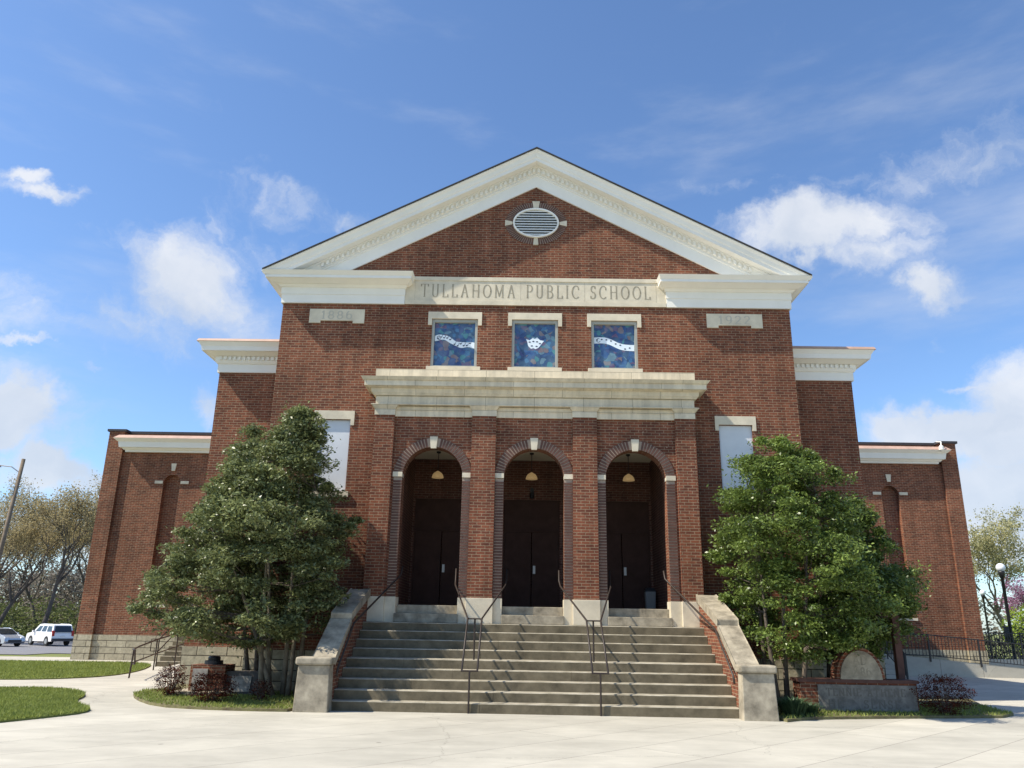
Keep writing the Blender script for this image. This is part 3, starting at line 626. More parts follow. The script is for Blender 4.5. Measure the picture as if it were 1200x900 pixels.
# date plaques
for s, txt in ((-1, '1886'), (1, '1922')):
    c = s*5.39; mb = MB()
    mb.prism([(c-.75,9.38),(c-.44,9.38),(c-.44,9.45),(c+.44,9.45),(c+.44,9.38),(c+.75,9.38),(c+.75,9.78),(c-.75,9.78)], 1, YM-.03, YM+.05)
    p = mb.build('date_stone', LIME, B); lettering(txt, c-.41, c+.41, 9.50, .22, YM-.031, th=.11, gap=.34).build('figures', LETTER2, p)

# oval louvre
def ellipse(rx, rz, n, cz=12.46): return [(rx*math.cos(2*math.pi*i/n), cz+rz*math.sin(2*math.pi*i/n)) for i in range(n)]
def ring(mb, rx0, rz0, rx1, rz1, y0, y1, n=48, cz=12.46):
    a = ellipse(rx0, rz0, n, cz); b = ellipse(rx1, rz1, n, cz)
    for i in range(n):
        j = (i+1) % n
        mb.add([(a[i][0],y0,a[i][1]),(a[j][0],y0,a[j][1]),(b[j][0],y0,b[j][1]),(b[i][0],y0,b[i][1]),
                (a[i][0],y1,a[i][1]),(a[j][0],y1,a[j][1]),(b[j][0],y1,b[j][1]),(b[i][0],y1,b[i][1])], [(0,1,2,3),(0,4,5,1),(3,2,6,7)])
mb = MB(); mb.prism(ellipse(.60,.41,40), 1, YM-.012, YM+.02); ov = mb.build('oval_vent', DARK, B)
mb = MB(); ring(mb, .60, .41, .645, .455, YM-.075, YM+.01); mb.build('vent_frame', WHITE, ov)
mb = MB()
for k in range(10):
    z = 12.46-.36+.08*k; w = .595*math.sqrt(max(0, 1-((z-12.46)/.42)**2))
    mb.add([(-w,YM-.06,z-.022),(w,YM-.06,z-.022),(w,YM-.014,z+.034),(-w,YM-.014,z+.034),(-w,YM-.06,z-.010),(w,YM-.06,z-.010),(w,YM-.014,z+.044),(-w,YM-.014,z+.044)], [(0,3,2,1),(4,5,6,7),(0,1,5,4)])
mb.build('louvre', WHITE, ov)
mb = MB(); n = 76
for i in range(n):
    if i % 19 == 0 or i % 19 == 18: pass
    a0 = 2*math.pi*(i+.17)/n; a1 = 2*math.pi*(i+.83)/n
    q = [(r_*math.cos(a)*kx, 12.46+r_*math.sin(a)*kz) for (a, kx, kz) in ((a0,.665,.475),(a1,.665,.475)) for r_ in (1,)]
    q += [(.86*math.cos(a1), 12.46+.66*math.sin(a1)), (.86*math.cos(a0), 12.46+.66*math.sin(a0))]
    mb.prism(q, 1, YM-.018, YM+.01)
mb.build('brick_surround', BRICK_DARK, ov)
mb = MB(); ring(mb, .662, .472, .855, .655, YM-.009, YM+.01); mb.build('mortar', MORTAR, ov)
mb = MB()
mb.prism([(-.075,12.93),(.075,12.93),(.105,13.15),(-.105,13.15)], 1, YM-.03, YM); mb.prism([(-.07,11.79),(.07,11.79),(.055,12.01),(-.055,12.01)], 1, YM-.03, YM)
for s in (-1,1): mb.prism([(s*.66,12.42),(s*.66,12.50),(s*.87,12.55),(s*.87,12.37)], 1, YM-.03, YM)
mb.build('keystone', LIME, ov)

# stained windows
for wi, x in enumerate(winx):
    g = MB().box(x-.56, x+.56, YM+.10, YM+.12, 8.19, 9.50).build('window', ART, B)
    mb = MB()
    mb.box(x-.62,x-.55,YM+.02,YM+.13,8.17,9.54); mb.box(x+.55,x+.62,YM+.02,YM+.13,8.17,9.54); mb.box(x-.55,x+.55,YM+.02,YM+.13,9.46,9.54); mb.box(x-.55,x+.55,YM+.02,YM+.13,8.17,8.22)
    mb.build('frame', GREYFR, g)
    mb = MB(); mb.prism([(x-.73,9.36),(x-.625,9.36),(x-.625,9.545),(x+.625,9.545),(x+.625,9.36),(x+.73,9.36),(x+.73,9.74),(x-.73,9.74)], 1, YM-.035, YM+.05); mb.build('lintel', LIME, g)
    MB().box(x-.72, x+.72, YM-.09, YM+.1, 8.0, 8.168).build('sill', LIME, g)
    yb = YM+.094
    if wi != 1:
        mb = MB(); nn = 26
        P = []
        for i in range(nn+1):
            t = i/nn; xx = x-.54+1.08*t; zc = 8.92-.115*math.tanh((t-.5)*5)+(.03*math.sin(t*9) if wi == 0 else 0)-.05*max(0,.25-t)*2; hw = .075+(.01*math.sin(t*21) if wi == 0 else .012)
            P.append((xx, zc+hw, zc-hw))
        for a, b in zip(P[:-1], P[1:]): mb.add([(a[0],yb,a[2]),(b[0],yb,b[2]),(b[0],yb,b[1]),(a[0],yb,a[1])], [(0,1,2,3)])
        mb.build('ribbon', RIBBON, g)
        mb = MB(); r0 = random.Random(3+wi)
        for i in range(1, 9 if wi == 2 else 12):
            t = i/(9. if wi == 2 else 12.); p = P[int(t*nn)]; zc = (p[1]+p[2])/2+r0.uniform(-.045,.045); q = [(p[0]+.026*math.cos(a), zc+.02*math.sin(a)) for a in np.linspace(0, 6.28, 9)[:-1]]
            mb.add([(a, yb-.004, c) for a, c in q], [tuple(range(8))])
            if wi == 0: mb.add([(p[0]+.02,yb-.003,zc),(p[0]+.032,yb-.003,zc),(p[0]+.05,yb-.003,zc+.085),(p[0]+.038,yb-.003,zc+.085)], [(0,1,2,3)])
        for i in range(10):   # clef curl
            a0, a1 = R(60+28*i), R(60+28*(i+1)); cx_, cz_ = P[2][0]+.035, (P[2][1]+P[2][2])/2
            mb.add([(cx_+r_*math.cos(a), yb-.005, cz_+r_*math.sin(a)) for r_, a in ((.045,a0),(.045,a1),(.06,a1),(.06,a0))], [(0,1,2,3)])
        mb.build('notes', NOTE, g)
    else:
        mb = MB(); prof = [(-.24,.13),(-.14,.09),(-.05,.17),(.0,.13),(.06,.18),(.14,.10),(.25,.08),(.17,-.03),(.10,-.12),(.02,-.16),(-.04,-.13),(-.10,-.15),(-.18,-.07),(-.20,.03)]
        mb.add([(x+a, yb, 8.90+b) for a, b in prof], [tuple(range(len(prof)))]); mb.build('mask_shape', RIBBON, g)
        mb = MB()
        for a, b in ((-.14,.04),(-.04,.06),(.06,.05),(.14,.0),(-.08,-.07),(.05,-.08)):
            mb.add([(x+a+.033*math.cos(t), yb-.004, 8.90+b+.018*math.sin(t)) for t in np.linspace(0, 6.28, 9)[:-1]], [tuple(range(8))])
        mb.build('mask_feature', NOTE, g)
# infill panels beside the porch
for s in (-1, 1):
    c = s*5.23
    g = MB().box(c-.43, c+.43, YM+.05, YM+.08, 4.80, 6.68).build('infill_panel', PANEL, B)
    mb = MB(); mb.prism([(c-.53,6.53),(c-.435,6.53),(c-.435,6.69),(c+.435,6.69),(c+.435,6.53),(c+.53,6.53),(c+.53,6.92),(c-.53,6.92)], 1, YM-.035, YM+.05); mb.build('lintel', LIME, g)
    MB().box(c-.52, c+.52, YM-.07, YM+.06, 4.66, 4.797).build('sill', LIME, g)

# porch: front wall with three arches
ZF, ZS, RA = 2.04, 5.14, .755
cxs = (-2.54, 0., 2.54)
mb = MB(); y0, y1 = .10, .50
edges = [(-3.56,-1.58), (-.972,.972), (1.58,3.56)]
for c, (a, b) in zip(cxs, edges):
    for (p, q) in ((a, c-RA), (c+RA, b)): mb.box(p, q, y0, y1, 2.22, ZS)
    N = 20
    for i in range(N):
        t0, t1 = math.pi*i/N, math.pi*(i+1)/N
        xa, za = c-RA*math.cos(t0), ZS+RA*math.sin(t0); xb, zb = c-RA*math.cos(t1), ZS+RA*math.sin(t1)
        mb.add([(xa,y0,za),(xb,y0,zb),(xb,y0,6.67),(xa,y0,6.67),(xa,y1,za),(xb,y1,zb),(xb,y1,6.67),(xa,y1,6.67)], [(0,1,2,3),(0,4,5,1),(7,6,5,4)])
    mb.box(a, c-RA, y0, y1, ZS, 6.67); mb.box(c+RA, b, y0, y1, ZS, 6.67)
mb.build('porch_wall', BRICK, B)
for (a, b) in ((-4.065,-3.56), (-1.58,-.972), (.972,1.58), (3.56,4.065)):
    MB().box(a, b, 0, YM if abs(a) > 3.6 or abs(b) > 3.6 else .5, 2.22, 6.69).build('pilaster', BRICK, B)
for c in cxs:
    mb = MB(); n = 36
    for i in range(n):
        t0, t1 = math.pi*(i+.10)/n, math.pi*(i+.90)/n
        if abs(i+.5-n/2) < 1.6: continue
        t0, t1 = math.pi*(i+.16)/n, math.pi*(i+.84)/n
        mb.prism([(c-r_*math.cos(t), ZS+.0+r_*math.sin(t)) for r_, t in ((RA,t0),(RA,t1),(RA+.225,t1),(RA+.225,t0))], 1, .070, .105)
    ab = mb.build('arch_bricks', BRICK_DARK, B)
    mb = MB()
    for i in range(24):
        t0, t1 = math.pi*i/24, math.pi*(i+1)/24
        mb.prism([(c-r_*math.cos(t), ZS+r_*math.sin(t)) for r_, t in ((RA+.001,t0),(RA+.001,t1),(RA+.222,t1),(RA+.222,t0))], 1, .084, .1045)
    mb.build('mortar', MORTAR, ab)
    for s in (-1, 1):
        z = 2.23; a, b = sorted((c+s*(RA-.002), c+s*(RA+.212))); mb = MB()
        while z < ZS-.10: mb.box(a, b, .070, .1, z, z+.050); z += .0705
        jb = mb.build('jamb_bricks', BRICK_DARK, B); MB().box(a+.001, b-.001, .084, .0999, 2.222, ZS-.03).build('mortar', MORTAR, jb)
    mb = MB(); mb.prism([(c-.07,5.85),(c+.07,5.85),(c+.10,6.15),(c-.10,6.15)], 1, .035, .12)
    mb.build('keystone', LIME, B)
    for s in (-1, 1): a, b = sorted((c+s*(RA-.005), c+s*(RA+.232))); MB().box(a, b, .05, .3, ZS-.02, ZS+.10).build('impost_block', LIME, B)
# plinths
for (a, b) in ((-4.09,-3.54), (-1.60,-.952), (.952,1.60), (3.54,4.09)): MB().box(a, b, -.03, .55, 1.64, 2.22).build('plinth', LIME, B, bevel=.008)
for a, b in ((-3.54,-3.28),(-1.80,-1.60),(-.952,-.74),(.74,.952),(1.60,1.80),(3.28,3.54)): MB().box(a, b, .06, .55, 1.64, 2.22).build('plinth_return', LIME, B)
# entablature
mb = MB()
for a, b in edges: MB().box(a, b, .05, .5, 6.67, 6.82).box(a, b, .035, .5, 6.8201, 6.93).build('architrave', LIMEJ, B)
for (a, b) in ((-4.075,-3.55), (-1.59,-.962), (.962,1.59), (3.55,4.075)):
    MB().box(a, b, -.02, .5, 6.69, 6.86).frus((a-.01,b+.01,-.03,.5), (a-.07,b+.07,-.09,.5), 6.8601, 6.94).build('pilaster_cap', LIMEJ, B)
mb = MB()
for z0, z1, o0, o1 in ((6.945,6.965,.10,.10),(6.965,7.20,.0,.0),(7.20,7.26,.05,.09),(7.26,7.37,.10,.12),(7.37,7.40,.16,.22),(7.40,7.54,.27,.27),(7.54,7.62,.30,.36)):
    mb.frus((-4.07-o0,4.07+o0,-o0,YM), (-4.07-o1,4.07+o1,-o1,YM), z0, z1)
mb.frus((-4.43,4.43,-.36,YM), (-4.2,4.2,.0,YM), 7.62, 7.70)
mb.box(-4.12, 4.12, .02, YM, 7.70, 7.93)
mb.build('porch_entablature', LIMEJ, B)
# vestibule
mb = MB()
mb.box(-3.62, -3.42, .55, 3.4, 2.04, 6.3); mb.box(3.42, 3.62, .55, 3.4, 2.04, 6.3)
holes = [(c-.80, c+.80, ZF, 5.07) for c in (-2.56, 0., 2.56)]
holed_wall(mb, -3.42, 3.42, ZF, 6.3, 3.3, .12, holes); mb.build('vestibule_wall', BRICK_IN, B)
MB().box(-3.5, 3.5, .5, 3.4, 6.22, 6.34).build('ceiling', CEIL, B)
MB().box(-3.5, 3.5, .36, 3.42, 1.80, ZF).build('vestibule_floor', COPE, B)
for c in (-2.56, 0., 2.56):
    d = MB().box(c-.80, c+.80, 3.36, 3.41, 4.17, 5.07).build('entrance_door', DOOR, B)
    for s in (-1, 1):
        a, b = sorted((c+s*.012, c+s*.76)); MB().box(a, b, 3.34, 3.39, ZF+.01, 4.15).build('door_leaf', DOOR, d)
    mb = MB(); mb.prism([(c-.80,ZF),(c-.765,ZF),(c-.765,4.152),(c+.765,4.152),(c+.765,ZF),(c+.80,ZF),(c+.80,4.20),(c-.80,4.20)], 1, 3.31, 3.358); mb.build('door_frame', DOOR, d)
    MB().box(c+.045, c+.115, 3.318, 3.338, 3.0, 3.22).build('pull_plate', STEEL, d)
    # two inner steps up to the threshold
for c in cxs:
    w0, w1 = c-.95, c+.95
    MB().box(c-.74 if c == 0 else c-.76, c+.74 if c == 0 else c+.76, .02, .36, 1.64, 1.845).build('threshold_step', COPE, B, bevel=.01)
    MB().box(c-.74, c+.74, .30, .62, 1.845, ZF+.004).build('threshold_step', COPE, B, bevel=.01)
# small security light on the right wing and wall lamp above the middle door
wl = thing('wall_lamp', 'small black wall lamp above the middle entrance door', 'wall lamp', (0,3.3,5.3))
MB().box(-.05,.05,3.22,3.30,5.22,5.40).build('bracket', BLACKM, wl); MB().lathe([(.04,5.10),(.07,5.14),(.06,5.26),(.02,5.29)],0,3.2,12).build('lantern', BLACKM, wl)
fl = thing('flood_light', 'small white floodlight on the top of the right wing corner', 'flood light', (17.3,13.3,9.05))
MB().tube([(17.22,13.42,9.33),(17.25,13.1,9.25),(17.2,13.05,9.05)], .025, 6).build('arm', WHITE, fl); MB().lathe([(.05,8.85),(.10,8.90),(.09,9.05),(.03,9.1)],17.2,13.05,10).build('lamp_head', WHITE, fl)

# pendant lamps
def pendant(x, lab):
    p = thing('pendant_lamp', lab, 'lamp', (x,2.2,6.21), 'pendant lamps in the porch')
    MB().tube([(x,2.2,6.21),(x,2.2,5.66)], .012, 6).build('rod', BLACKM, p)
    MB().lathe([(.165,5.48),(.16,5.51),(.145,5.56),(.11,5.61),(.05,5.65),(.02,5.67)], x, 2.2, 24).build('lamp_shade', BRASS, p, smooth=True)
    MB().lathe([(.02,6.16),(.06,6.18),(.06,6.215)], x, 2.2, 12).build('ceiling_rose', BLACKM, p)
pendant(-2.63, 'glowing dome pendant lamp in the left arch'); pendant(-.03, 'glowing dome pendant lamp in the middle arch'); pendant(2.65, 'glowing dome pendant lamp in the right arch')
tb = thing('trash_can', 'dark grey upright bin beside the right entrance door', 'bin', (3.2,2.6,ZF))
MB().frus((3.08,3.32,2.48,2.72),(3.06,3.34,2.46,2.74),ZF+.01,ZF+.50).build('body', BIN, tb, bevel=.02); MB().frus((3.05,3.35,2.45,2.75),(3.10,3.30,2.50,2.70),ZF+.505,ZF+.60).build('lid', BLACKM, tb, bevel=.02)

# ------------------------------------------------------------------ front steps
ST = thing('front_steps', 'broad flight of nine worn concrete steps up to the arches between brick cheek walls', 'steps', (0,-1.8,0))
rz, td, W_ = .182, .317, 3.92
def ys_(k): return -3.272+(k-1)*td+(.261 if k > 5 else 0)
for k in range(1, 10):
    yb = ys_(k+1)+.06 if k < 9 else .10
    mb = MB(); z0 = (k-1)*rz-(.0 if k > 1 else .1); x = -W_
    cuts = sorted([-W_, W_]+[rnd.uniform(-3, 3) for _ in range(2)])
    yk = ys_(k)
    for a, b in zip(cuts[:-1], cuts[1:]):
        dy = rnd.uniform(-.004, .004)
        mb.prism([(yk-.004+dy, z0),(yb, z0),(yb, k*rz-.001),(yk+dy+.022, k*rz-.001),(yk+dy+.008, k*rz-.005),(yk+dy, k*rz-.016)], 0, a+.0015, b-.0015)
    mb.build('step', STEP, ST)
for s in (-1, 1):
    a, b = sorted((s*3.925, s*4.27))
    cw = MB().prism([(-3.28,-.1),(-3.28,.80),(-2.0,1.57),(-.12,2.21),(-.03,2.21),(-.03,-.1)], 0, a, b).build('cheek_wall', BRICK, ST)
    a2, b2 = sorted((s*3.87, s*4.32)); 
    mb = MB(); mb.prism([(-3.26,.84),(-1.98,1.58),(-1.98,1.70),(-3.26,.975)], 0, a2, b2); mb.build('coping', COPE, cw, bevel=.02)
    mb = MB(); mb.prism([(-1.98,1.68),(-.10,2.22),(-.031,2.22),(-.031,2.37),(-.18,2.37),(-1.98,1.81)], 0, a2, b2); mb.build('coping', COPE, cw, bevel=.02)
    a3, b3 = sorted((s*3.90, s*4.50)); MB().frus((a3-.03,b3+.03,-3.64,-3.282), (a3,b3,-3.60,-3.282), -.05, .83).build('end_pier', COPE, cw, bevel=.015)
    a4, b4 = sorted((s*3.85, s*4.55)); MB().box(a4, b4, -3.66, -3.24, .833, .975).build('pier_cap', COPE, cw, bevel=.035)

# handrails
def center_rail(s, lab):
    x = s*1.26
    h = thing('handrail', lab, 'handrail', (x,-3.2,0), 'handrails on the front steps')
    for q in (-1, 1):
        xe = (x+q*.60) if True else 0
        MB().tube([(x+q*.15,-3.31,.765),(x+q*.15,-1.97,1.74),(x+q*.60,.05,2.52),(x+q*.62,.35,2.66),(x+q*.62,.42,2.92)], .020, 8).build('rail_tube', RAIL, h, smooth=True)
    MB().tube([(x,-3.31,0),(x,-3.31,.765)], .019, 8).build('post', RAIL, h); MB().tube([(x,-1.90,.9),(x,-1.90,1.74)], .019, 8).build('post', RAIL, h)
    MB().tube([(x-.17,-3.31,.762),(x+.17,-3.31,.762)], .017, 8).build('cross_bar', RAIL, h); MB().tube([(x-.16,-1.93,1.735),(x+.16,-1.93,1.735)], .015, 8).build('cross_bar', RAIL, h)
center_rail(-1, 'twin tube handrail left of centre, rising to the pier between left and middle arch')
center_rail(1, 'twin tube handrail right of centre, rising to the pier between middle and right arch')
for s, lab in ((-1, 'wall handrail along the left cheek wall of the steps'), (1, 'wall handrail along the right cheek wall of the steps')):
    h = thing('handrail', lab, 'handrail', (s*3.8,-3.3,0), 'handrails on the front steps')
    MB().tube([(s*3.82,-3.30,.62),(s*3.82,-3.25,.76),(s*3.82,-2.0,1.60),(s*3.80,-1.75,1.68),(s*3.34,.0,2.55),(s*3.22,.35,2.75),(s*3.2,.4,2.95)], .022, 8).build('rail_tube', RAIL, h, smooth=True)
    mb = MB()
    for y, z in ((-3.0,.93),(-2.1,1.53)): mb.tube([(s*3.82,y,z),(s*3.84,y,z-.06),(s*3.93,y,z-.06)], .012, 6)
    mb.build('wall_bracket', RAIL, h)

# ------------------------------------------------------------------ side entrance stairs, left and right
def side_stairs(s, lab):
    t = thing('side_steps', lab, 'steps', (s*11,11,0), 'side entrance steps')
    for k in range(6):
        a, b = sorted((s*9.0, s*13.1)); MB().box(a, b, 9.9+.30*k, 13.5, k*.165-(.05 if k == 0 else 0), (k+1)*.165).build('step', STEP if s < 0 else CONC, t, bevel=.01)
side_stairs(-1, 'concrete side steps against the left wing'); side_stairs(1, 'concrete side steps against the right wing')
MB().prism([(3.6,0),(9.85,.28),(9.85,-.1),(3.6,-.1)], 0, -11.5, -9.02).build('ramp', CONC)['kind'] = 'structure'
h = thing('handrail', 'brown pipe handrail with looped end along the left side path', 'handrail', (-10.9,3.4,0), 'handrails at the left side entrance')
MB().tube([(-10.95,3.4,.05),(-10.92,3.4,.80),(-11.15,4.2,.85),(-11.45,6.0,1.0),(-11.9,8.6,1.15),(-12.0,10.2,1.3)], .024, 8).build('rail_tube', RAILB, h)
MB().tube([(-10.9,3.4,.42),(-10.75,3.2,.42),(-10.8,3.2,.79),(-10.95,3.4,.80)], .022, 8).build('end_loop', RAILB, h)
MB().tube([(-10.93,3.4,.44),(-11.45,6.0,.58),(-11.9,8.6,.72),(-12.0,10.2,.88)], .020, 8).build('lower_rail', RAILB, h)
for x, y, z0, z1 in ((-11.45,6.0,.05,.99),(-11.9,8.6,.2,1.14)): MB().tube([(x,y,z0-.1),(x,y,z1)], .022, 8).build('post', RAILB, h)
h = thing('handrail', 'brown pipe handrail rising along the left side steps', 'handrail', (-13,9.9,0), 'handrails at the left side entrance')
MB().tube([(-13.0,9.7,.0),(-13.0,9.7,.92),(-12.95,11.6,1.9),(-12.9,12.6,1.95)], .024, 8).build('rail_tube', RAILB, h)
MB().tube([(-13.0,9.7,.5),(-12.95,11.6,1.45)], .020, 8).build('lower_rail', RAILB, h)
MB().tube([(-12.95,11.5,.8),(-12.95,11.5,1.85)], .022, 8).build('post', RAILB, h)
MB().tube([(-13.0,9.7,.52),(-13.2,9.55,.52),(-13.2,9.55,.92),(-13.0,9.7,.92)], .02, 8).build('end_loop', RAILB, h)

# right: ramp with picket railing and a low wall
MB().prism([(9.0,.85),(13.1,.85),(21,.18),(21,-.3),(9.0,-.3)], 1, 12.62, 13.44).build('ramp', CONC)['kind'] = 'structure'
def picket(pts, lab, h=.86):
    t = thing('iron_railing', lab, 'railing', pts[0], 'black picket railings at the right wing')
    mb = MB(); pk = MB()
    for (a, b) in zip(pts[:-1], pts[1:]):
        A, Bv = Vector(a), Vector(b)
        mb.tube([A+Vector((0,0,h)), Bv+Vector((0,0,h))], .022, 6); mb.tube([A+Vector((0,0,.10)), Bv+Vector((0,0,.10))], .018, 6)
        n = max(2, int((Bv-A).length/.125))
        for i in range(1, n): p = A.lerp(Bv, i/n); pk.box(p.x-.009, p.x+.009, p.y-.009, p.y+.009, p.z+.1, p.z+h)
    mb.build('rail', BLACKM, t); pk.build('pickets', BLACKM, t)
    for a in pts: MB().box(a[0]-.028, a[0]+.028, a[1]-.028, a[1]+.028, a[2]-.12, a[2]+h+.03).build('post', BLACKM, t)
picket([(13.3,12.6,.72),(15.4,12.6,.66),(17.3,12.6,.50),(19.3,12.6,.34)], 'black picket railing in front of the right wing ramp')
picket([(13.2,9.9,.02),(13.2,11.3,.74),(13.3,12.4,.84)], 'short black picket railing up the right side steps')
picket([(17.9,14.6,.62),(20.5,15.2,.62),(24.5,16.5,.62),(30,18.5,.60)], 'long black picket fence on the low concrete wall right of the wing', 1.0)
lw = MB(); lw.prism([(17.95,14.4),(20.6,15.0),(24.6,16.3),(31,18.4),(31,18.7),(24.5,16.7),(20.4,15.4),(17.95,14.8)], 2, -.2, .60)
tag(lw.build('retaining_wall', CONC), 'low pale concrete wall under the picket fence right of the wing', 'wall')

# ------------------------------------------------------------------ brick sign and post on the right
sg = thing('brick_sign', 'low brick sign wall with engraved concrete slab and rounded stone in the right bed', 'sign', (6.8,-1.9,0))
MB().box(5.50, 7.90, -2.0, -1.55, .0, .60).build('brick_base', BRICK, sg)
MB().box(5.46, 7.94, -2.03, -1.52, .60, .665).build('brick_cap', WOODP, sg)
LETTERD = mat('faint engraved letters', (.145, .135, .115), .95)
SLAB = mat('weathered slab with tree shade tone', (.26, .245, .21), .9, col2=(.11, .105, .095), vscale=6)  # weathered concrete, with the tree's shade over the sign put into its colour
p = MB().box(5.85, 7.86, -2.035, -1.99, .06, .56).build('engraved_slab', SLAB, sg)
lettering('TENNIE ATHENE', 6.02, 7.62, .35, .14, -2.036, th=.12, gap=.3).build('lettering', LETTERD, p)
lettering('HE   SENSE', 6.04, 7.5, .12, .15, -2.036, th=.12, gap=.3).build('lettering', LETTERD, p)
def archpoly(c, hw, z0, zt, n=16): 
    h_ = zt-z0; return [(c-hw, z0)]+[(c-hw*math.cos(math.pi*i/n), z0+h_*math.sin(math.pi*i/n)) for i in range(n+1)][1:-1]+[(c+hw, z0)]
MB().prism(archpoly(6.78,.50,.665,1.30), 1, -1.98, -1.62).build('brick_arch', BRICK, sg)
p = MB().prism(archpoly(6.78,.43,.667,1.235), 1, -2.02, -1.981).build('rounded_stone', COPE, sg)
lettering('AD', 6.62, 6.92, .96, .18, -2.021, th=.11, gap=.12).build('lettering', LETTER, p)
lettering('1886', 6.56, 6.98, .74, .16, -2.021, th=.11, gap=.25).build('figures', LETTER, p)
sp = thing('sign_post', 'red brown wooden post with small tilted cap beside the brick sign', 'post', (7.98,-1.85,0))
MB().box(7.78,7.92,-1.5,-1.36,.0,2.2).build('post', WOODP, sp)
MB().prism([(7.55,2.33),(8.22,2.20),(8.22,2.26),(7.55,2.40)], 1, -1.6,-1.25).build('cap_board', WOODP, sp); MB().box(7.64,8.06,-1.5,-1.36,2.14,2.26).build('bracket', BLACKM, sp)

# ------------------------------------------------------------------ small monuments on the left
m1_ = thing('brick_monument', 'small brick pier with pale plaque and iron bell base on top, left bed', 'monument', (-7.1,-.7,0))
MB().box(-7.85,-6.75,-1.35,-.25,.03,.12).build('footing', COPE, m1_)
MB().box(-7.57,-6.80,-.98,-.35,.12,.66).build('brick_body', BRICK, m1_)
MB().box(-7.50,-7.17,-1.02,-.975,.14,.58).build('plaque', mat('stained pale plaque', (.50,.47,.42), .8, col2=(.22,.2,.18), vscale=5), m1_)
MB().lathe([(.20,.66),(.20,.74),(.13,.745),(.14,.80),(.11,.83),(.04,.84)], -7.2, -.62, 20).build('iron_base', BLACKM, m1_, smooth=False)
SLAB2 = mat('stained grey plaque', (.38,.35,.30), .9, col2=(.16,.145,.12), vscale=9)
m2_ = thing('stone_monument', 'low dark block with recessed light plaque right of the small brick pier', 'monument', (-6.4,-.8,0))
MB().prism([(-.98,.03),(-.86,.53),(-.5,.53),(-.5,.03)], 0, -6.82, -6.02).build('block', mat('dark weathered block', (.10,.09,.08), .9, var=.4), m2_)
MB().prism([(-.985,.12),(-.91,.44),(-.89,.44),(-.965,.12)], 0, -6.66, -6.22).build('plaque', SLAB2, m2_)

# ------------------------------------------------------------------ shrubs
def shrub(name, c, rx, ry, rzz, n, m, lab, cat='shrub', L=.035, Wd=.02, group=None, stemc=BARK, stems=26):
    t = thing(name, lab, cat, (c[0], c[1], c[2]), group)
    mb = MB()
    tips = []
    for i in range(stems):
        a = rnd.uniform(0, 6.28); r = rnd.uniform(.25, .95); tip = (c[0]+rx*r*math.cos(a), c[1]+ry*r*math.sin(a), c[2]+rzz*(1.05-.55*r*r)*rnd.uniform(.8,1.1))
        tips.append(tip)
        mb.tube([(c[0]+.05*math.cos(a), c[1]+.05*math.sin(a), c[2]), tuple((a_+b_)/2+.02 for a_, b_ in zip((c[0], c[1], c[2]+.1), tip)), tip], .008, 4, .003)
    mb.build('stem', stemc, t)
    d = rng.normal(size=(n,3)); d /= np.linalg.norm(d, axis=1)[:,None]; r = rng.uniform(.35, 1, (n,1))**.45
    lump = 1+.22*np.sin(d[:,:1]*7+c[0]*3)*np.cos(d[:,1:2]*6+1)+.12*np.sin(d[:,2:]*11)
    P = d*r*lump*np.array([rx, ry, rzz*.56])+np.array([c[0], c[1], c[2]+rzz*.52]); P[:,2] = np.maximum(P[:,2], c[2]+.02)
    leaves('foliage', P, L, Wd, m, t)
    return t
shrub('barberry_shrub', (-7.72,-1.55,.05), .33, .33, .60, 2600, LEAFP, 'dark twiggy shrub left of the small brick pier', group='small shrubs in the left bed')
shrub('barberry_shrub', (-6.45,-2.6,.05), .46, .38, .52, 4200, LEAFP, 'wider purple brown shrub in front of the dark block monument', group='small shrubs in the left bed')
shrub('barberry_shrub', (-5.62,-2.1,.05), .22, .2, .38, 800, LEAFP, 'small thin shrub near the left cheek wall', group='small shrubs in the left bed')
shrub('barberry_shrub', (8.30,-2.25,.05), .55, .42, .72, 5200, LEAFP, 'round purple barberry shrub at the right end of the brick sign')
def straps(c, r, h, n, lab):
    t = thing('lily_turf', lab, 'plant', c)
    a = rng.uniform(0, 6.28, n); rr = rng.uniform(0, r*.5, n); L = rng.uniform(.6, 1.1, n)*h; o = rng.uniform(.2, .9, n)*r; w = .012; V = []; 
    bx, by = c[0]+rr*np.cos(a), c[1]+rr*np.sin(a)
    a2 = a+rng.normal(0,.5,n)
    px, py = -np.sin(a2)*w, np.cos(a2)*w
    P = []
    for t_, ww in ((0,1),(.6,.8),(1,.1)):
        x = bx+np.cos(a2)*o*t_**1.7; y = by+np.sin(a2)*o*t_**1.7; z = c[2]+L*(t_-.38*t_**3)
        P.append(np.stack([x-px*ww, y-py*ww, z], 1)); P.append(np.stack([x+px*ww, y+py*ww, z], 1))
    V = np.stack(P, 1).reshape(-1,3); k = np.arange(n)[:,None]*6
    F = np.concatenate([k+np.array([[0,1,3,2]]), k+np.array([[2,3,5,4]])])
    raw_mesh('strap_leaves', V, F, LEAFL, t)
straps((4.98,-3.05,.04), .42, .52, 420, 'tuft of grassy strap leaves between the right cheek wall and the brick sign')
straps((5.4,-2.75,.04), .30, .34, 260, 'lower tuft of grassy strap leaves at the corner of the brick sign')

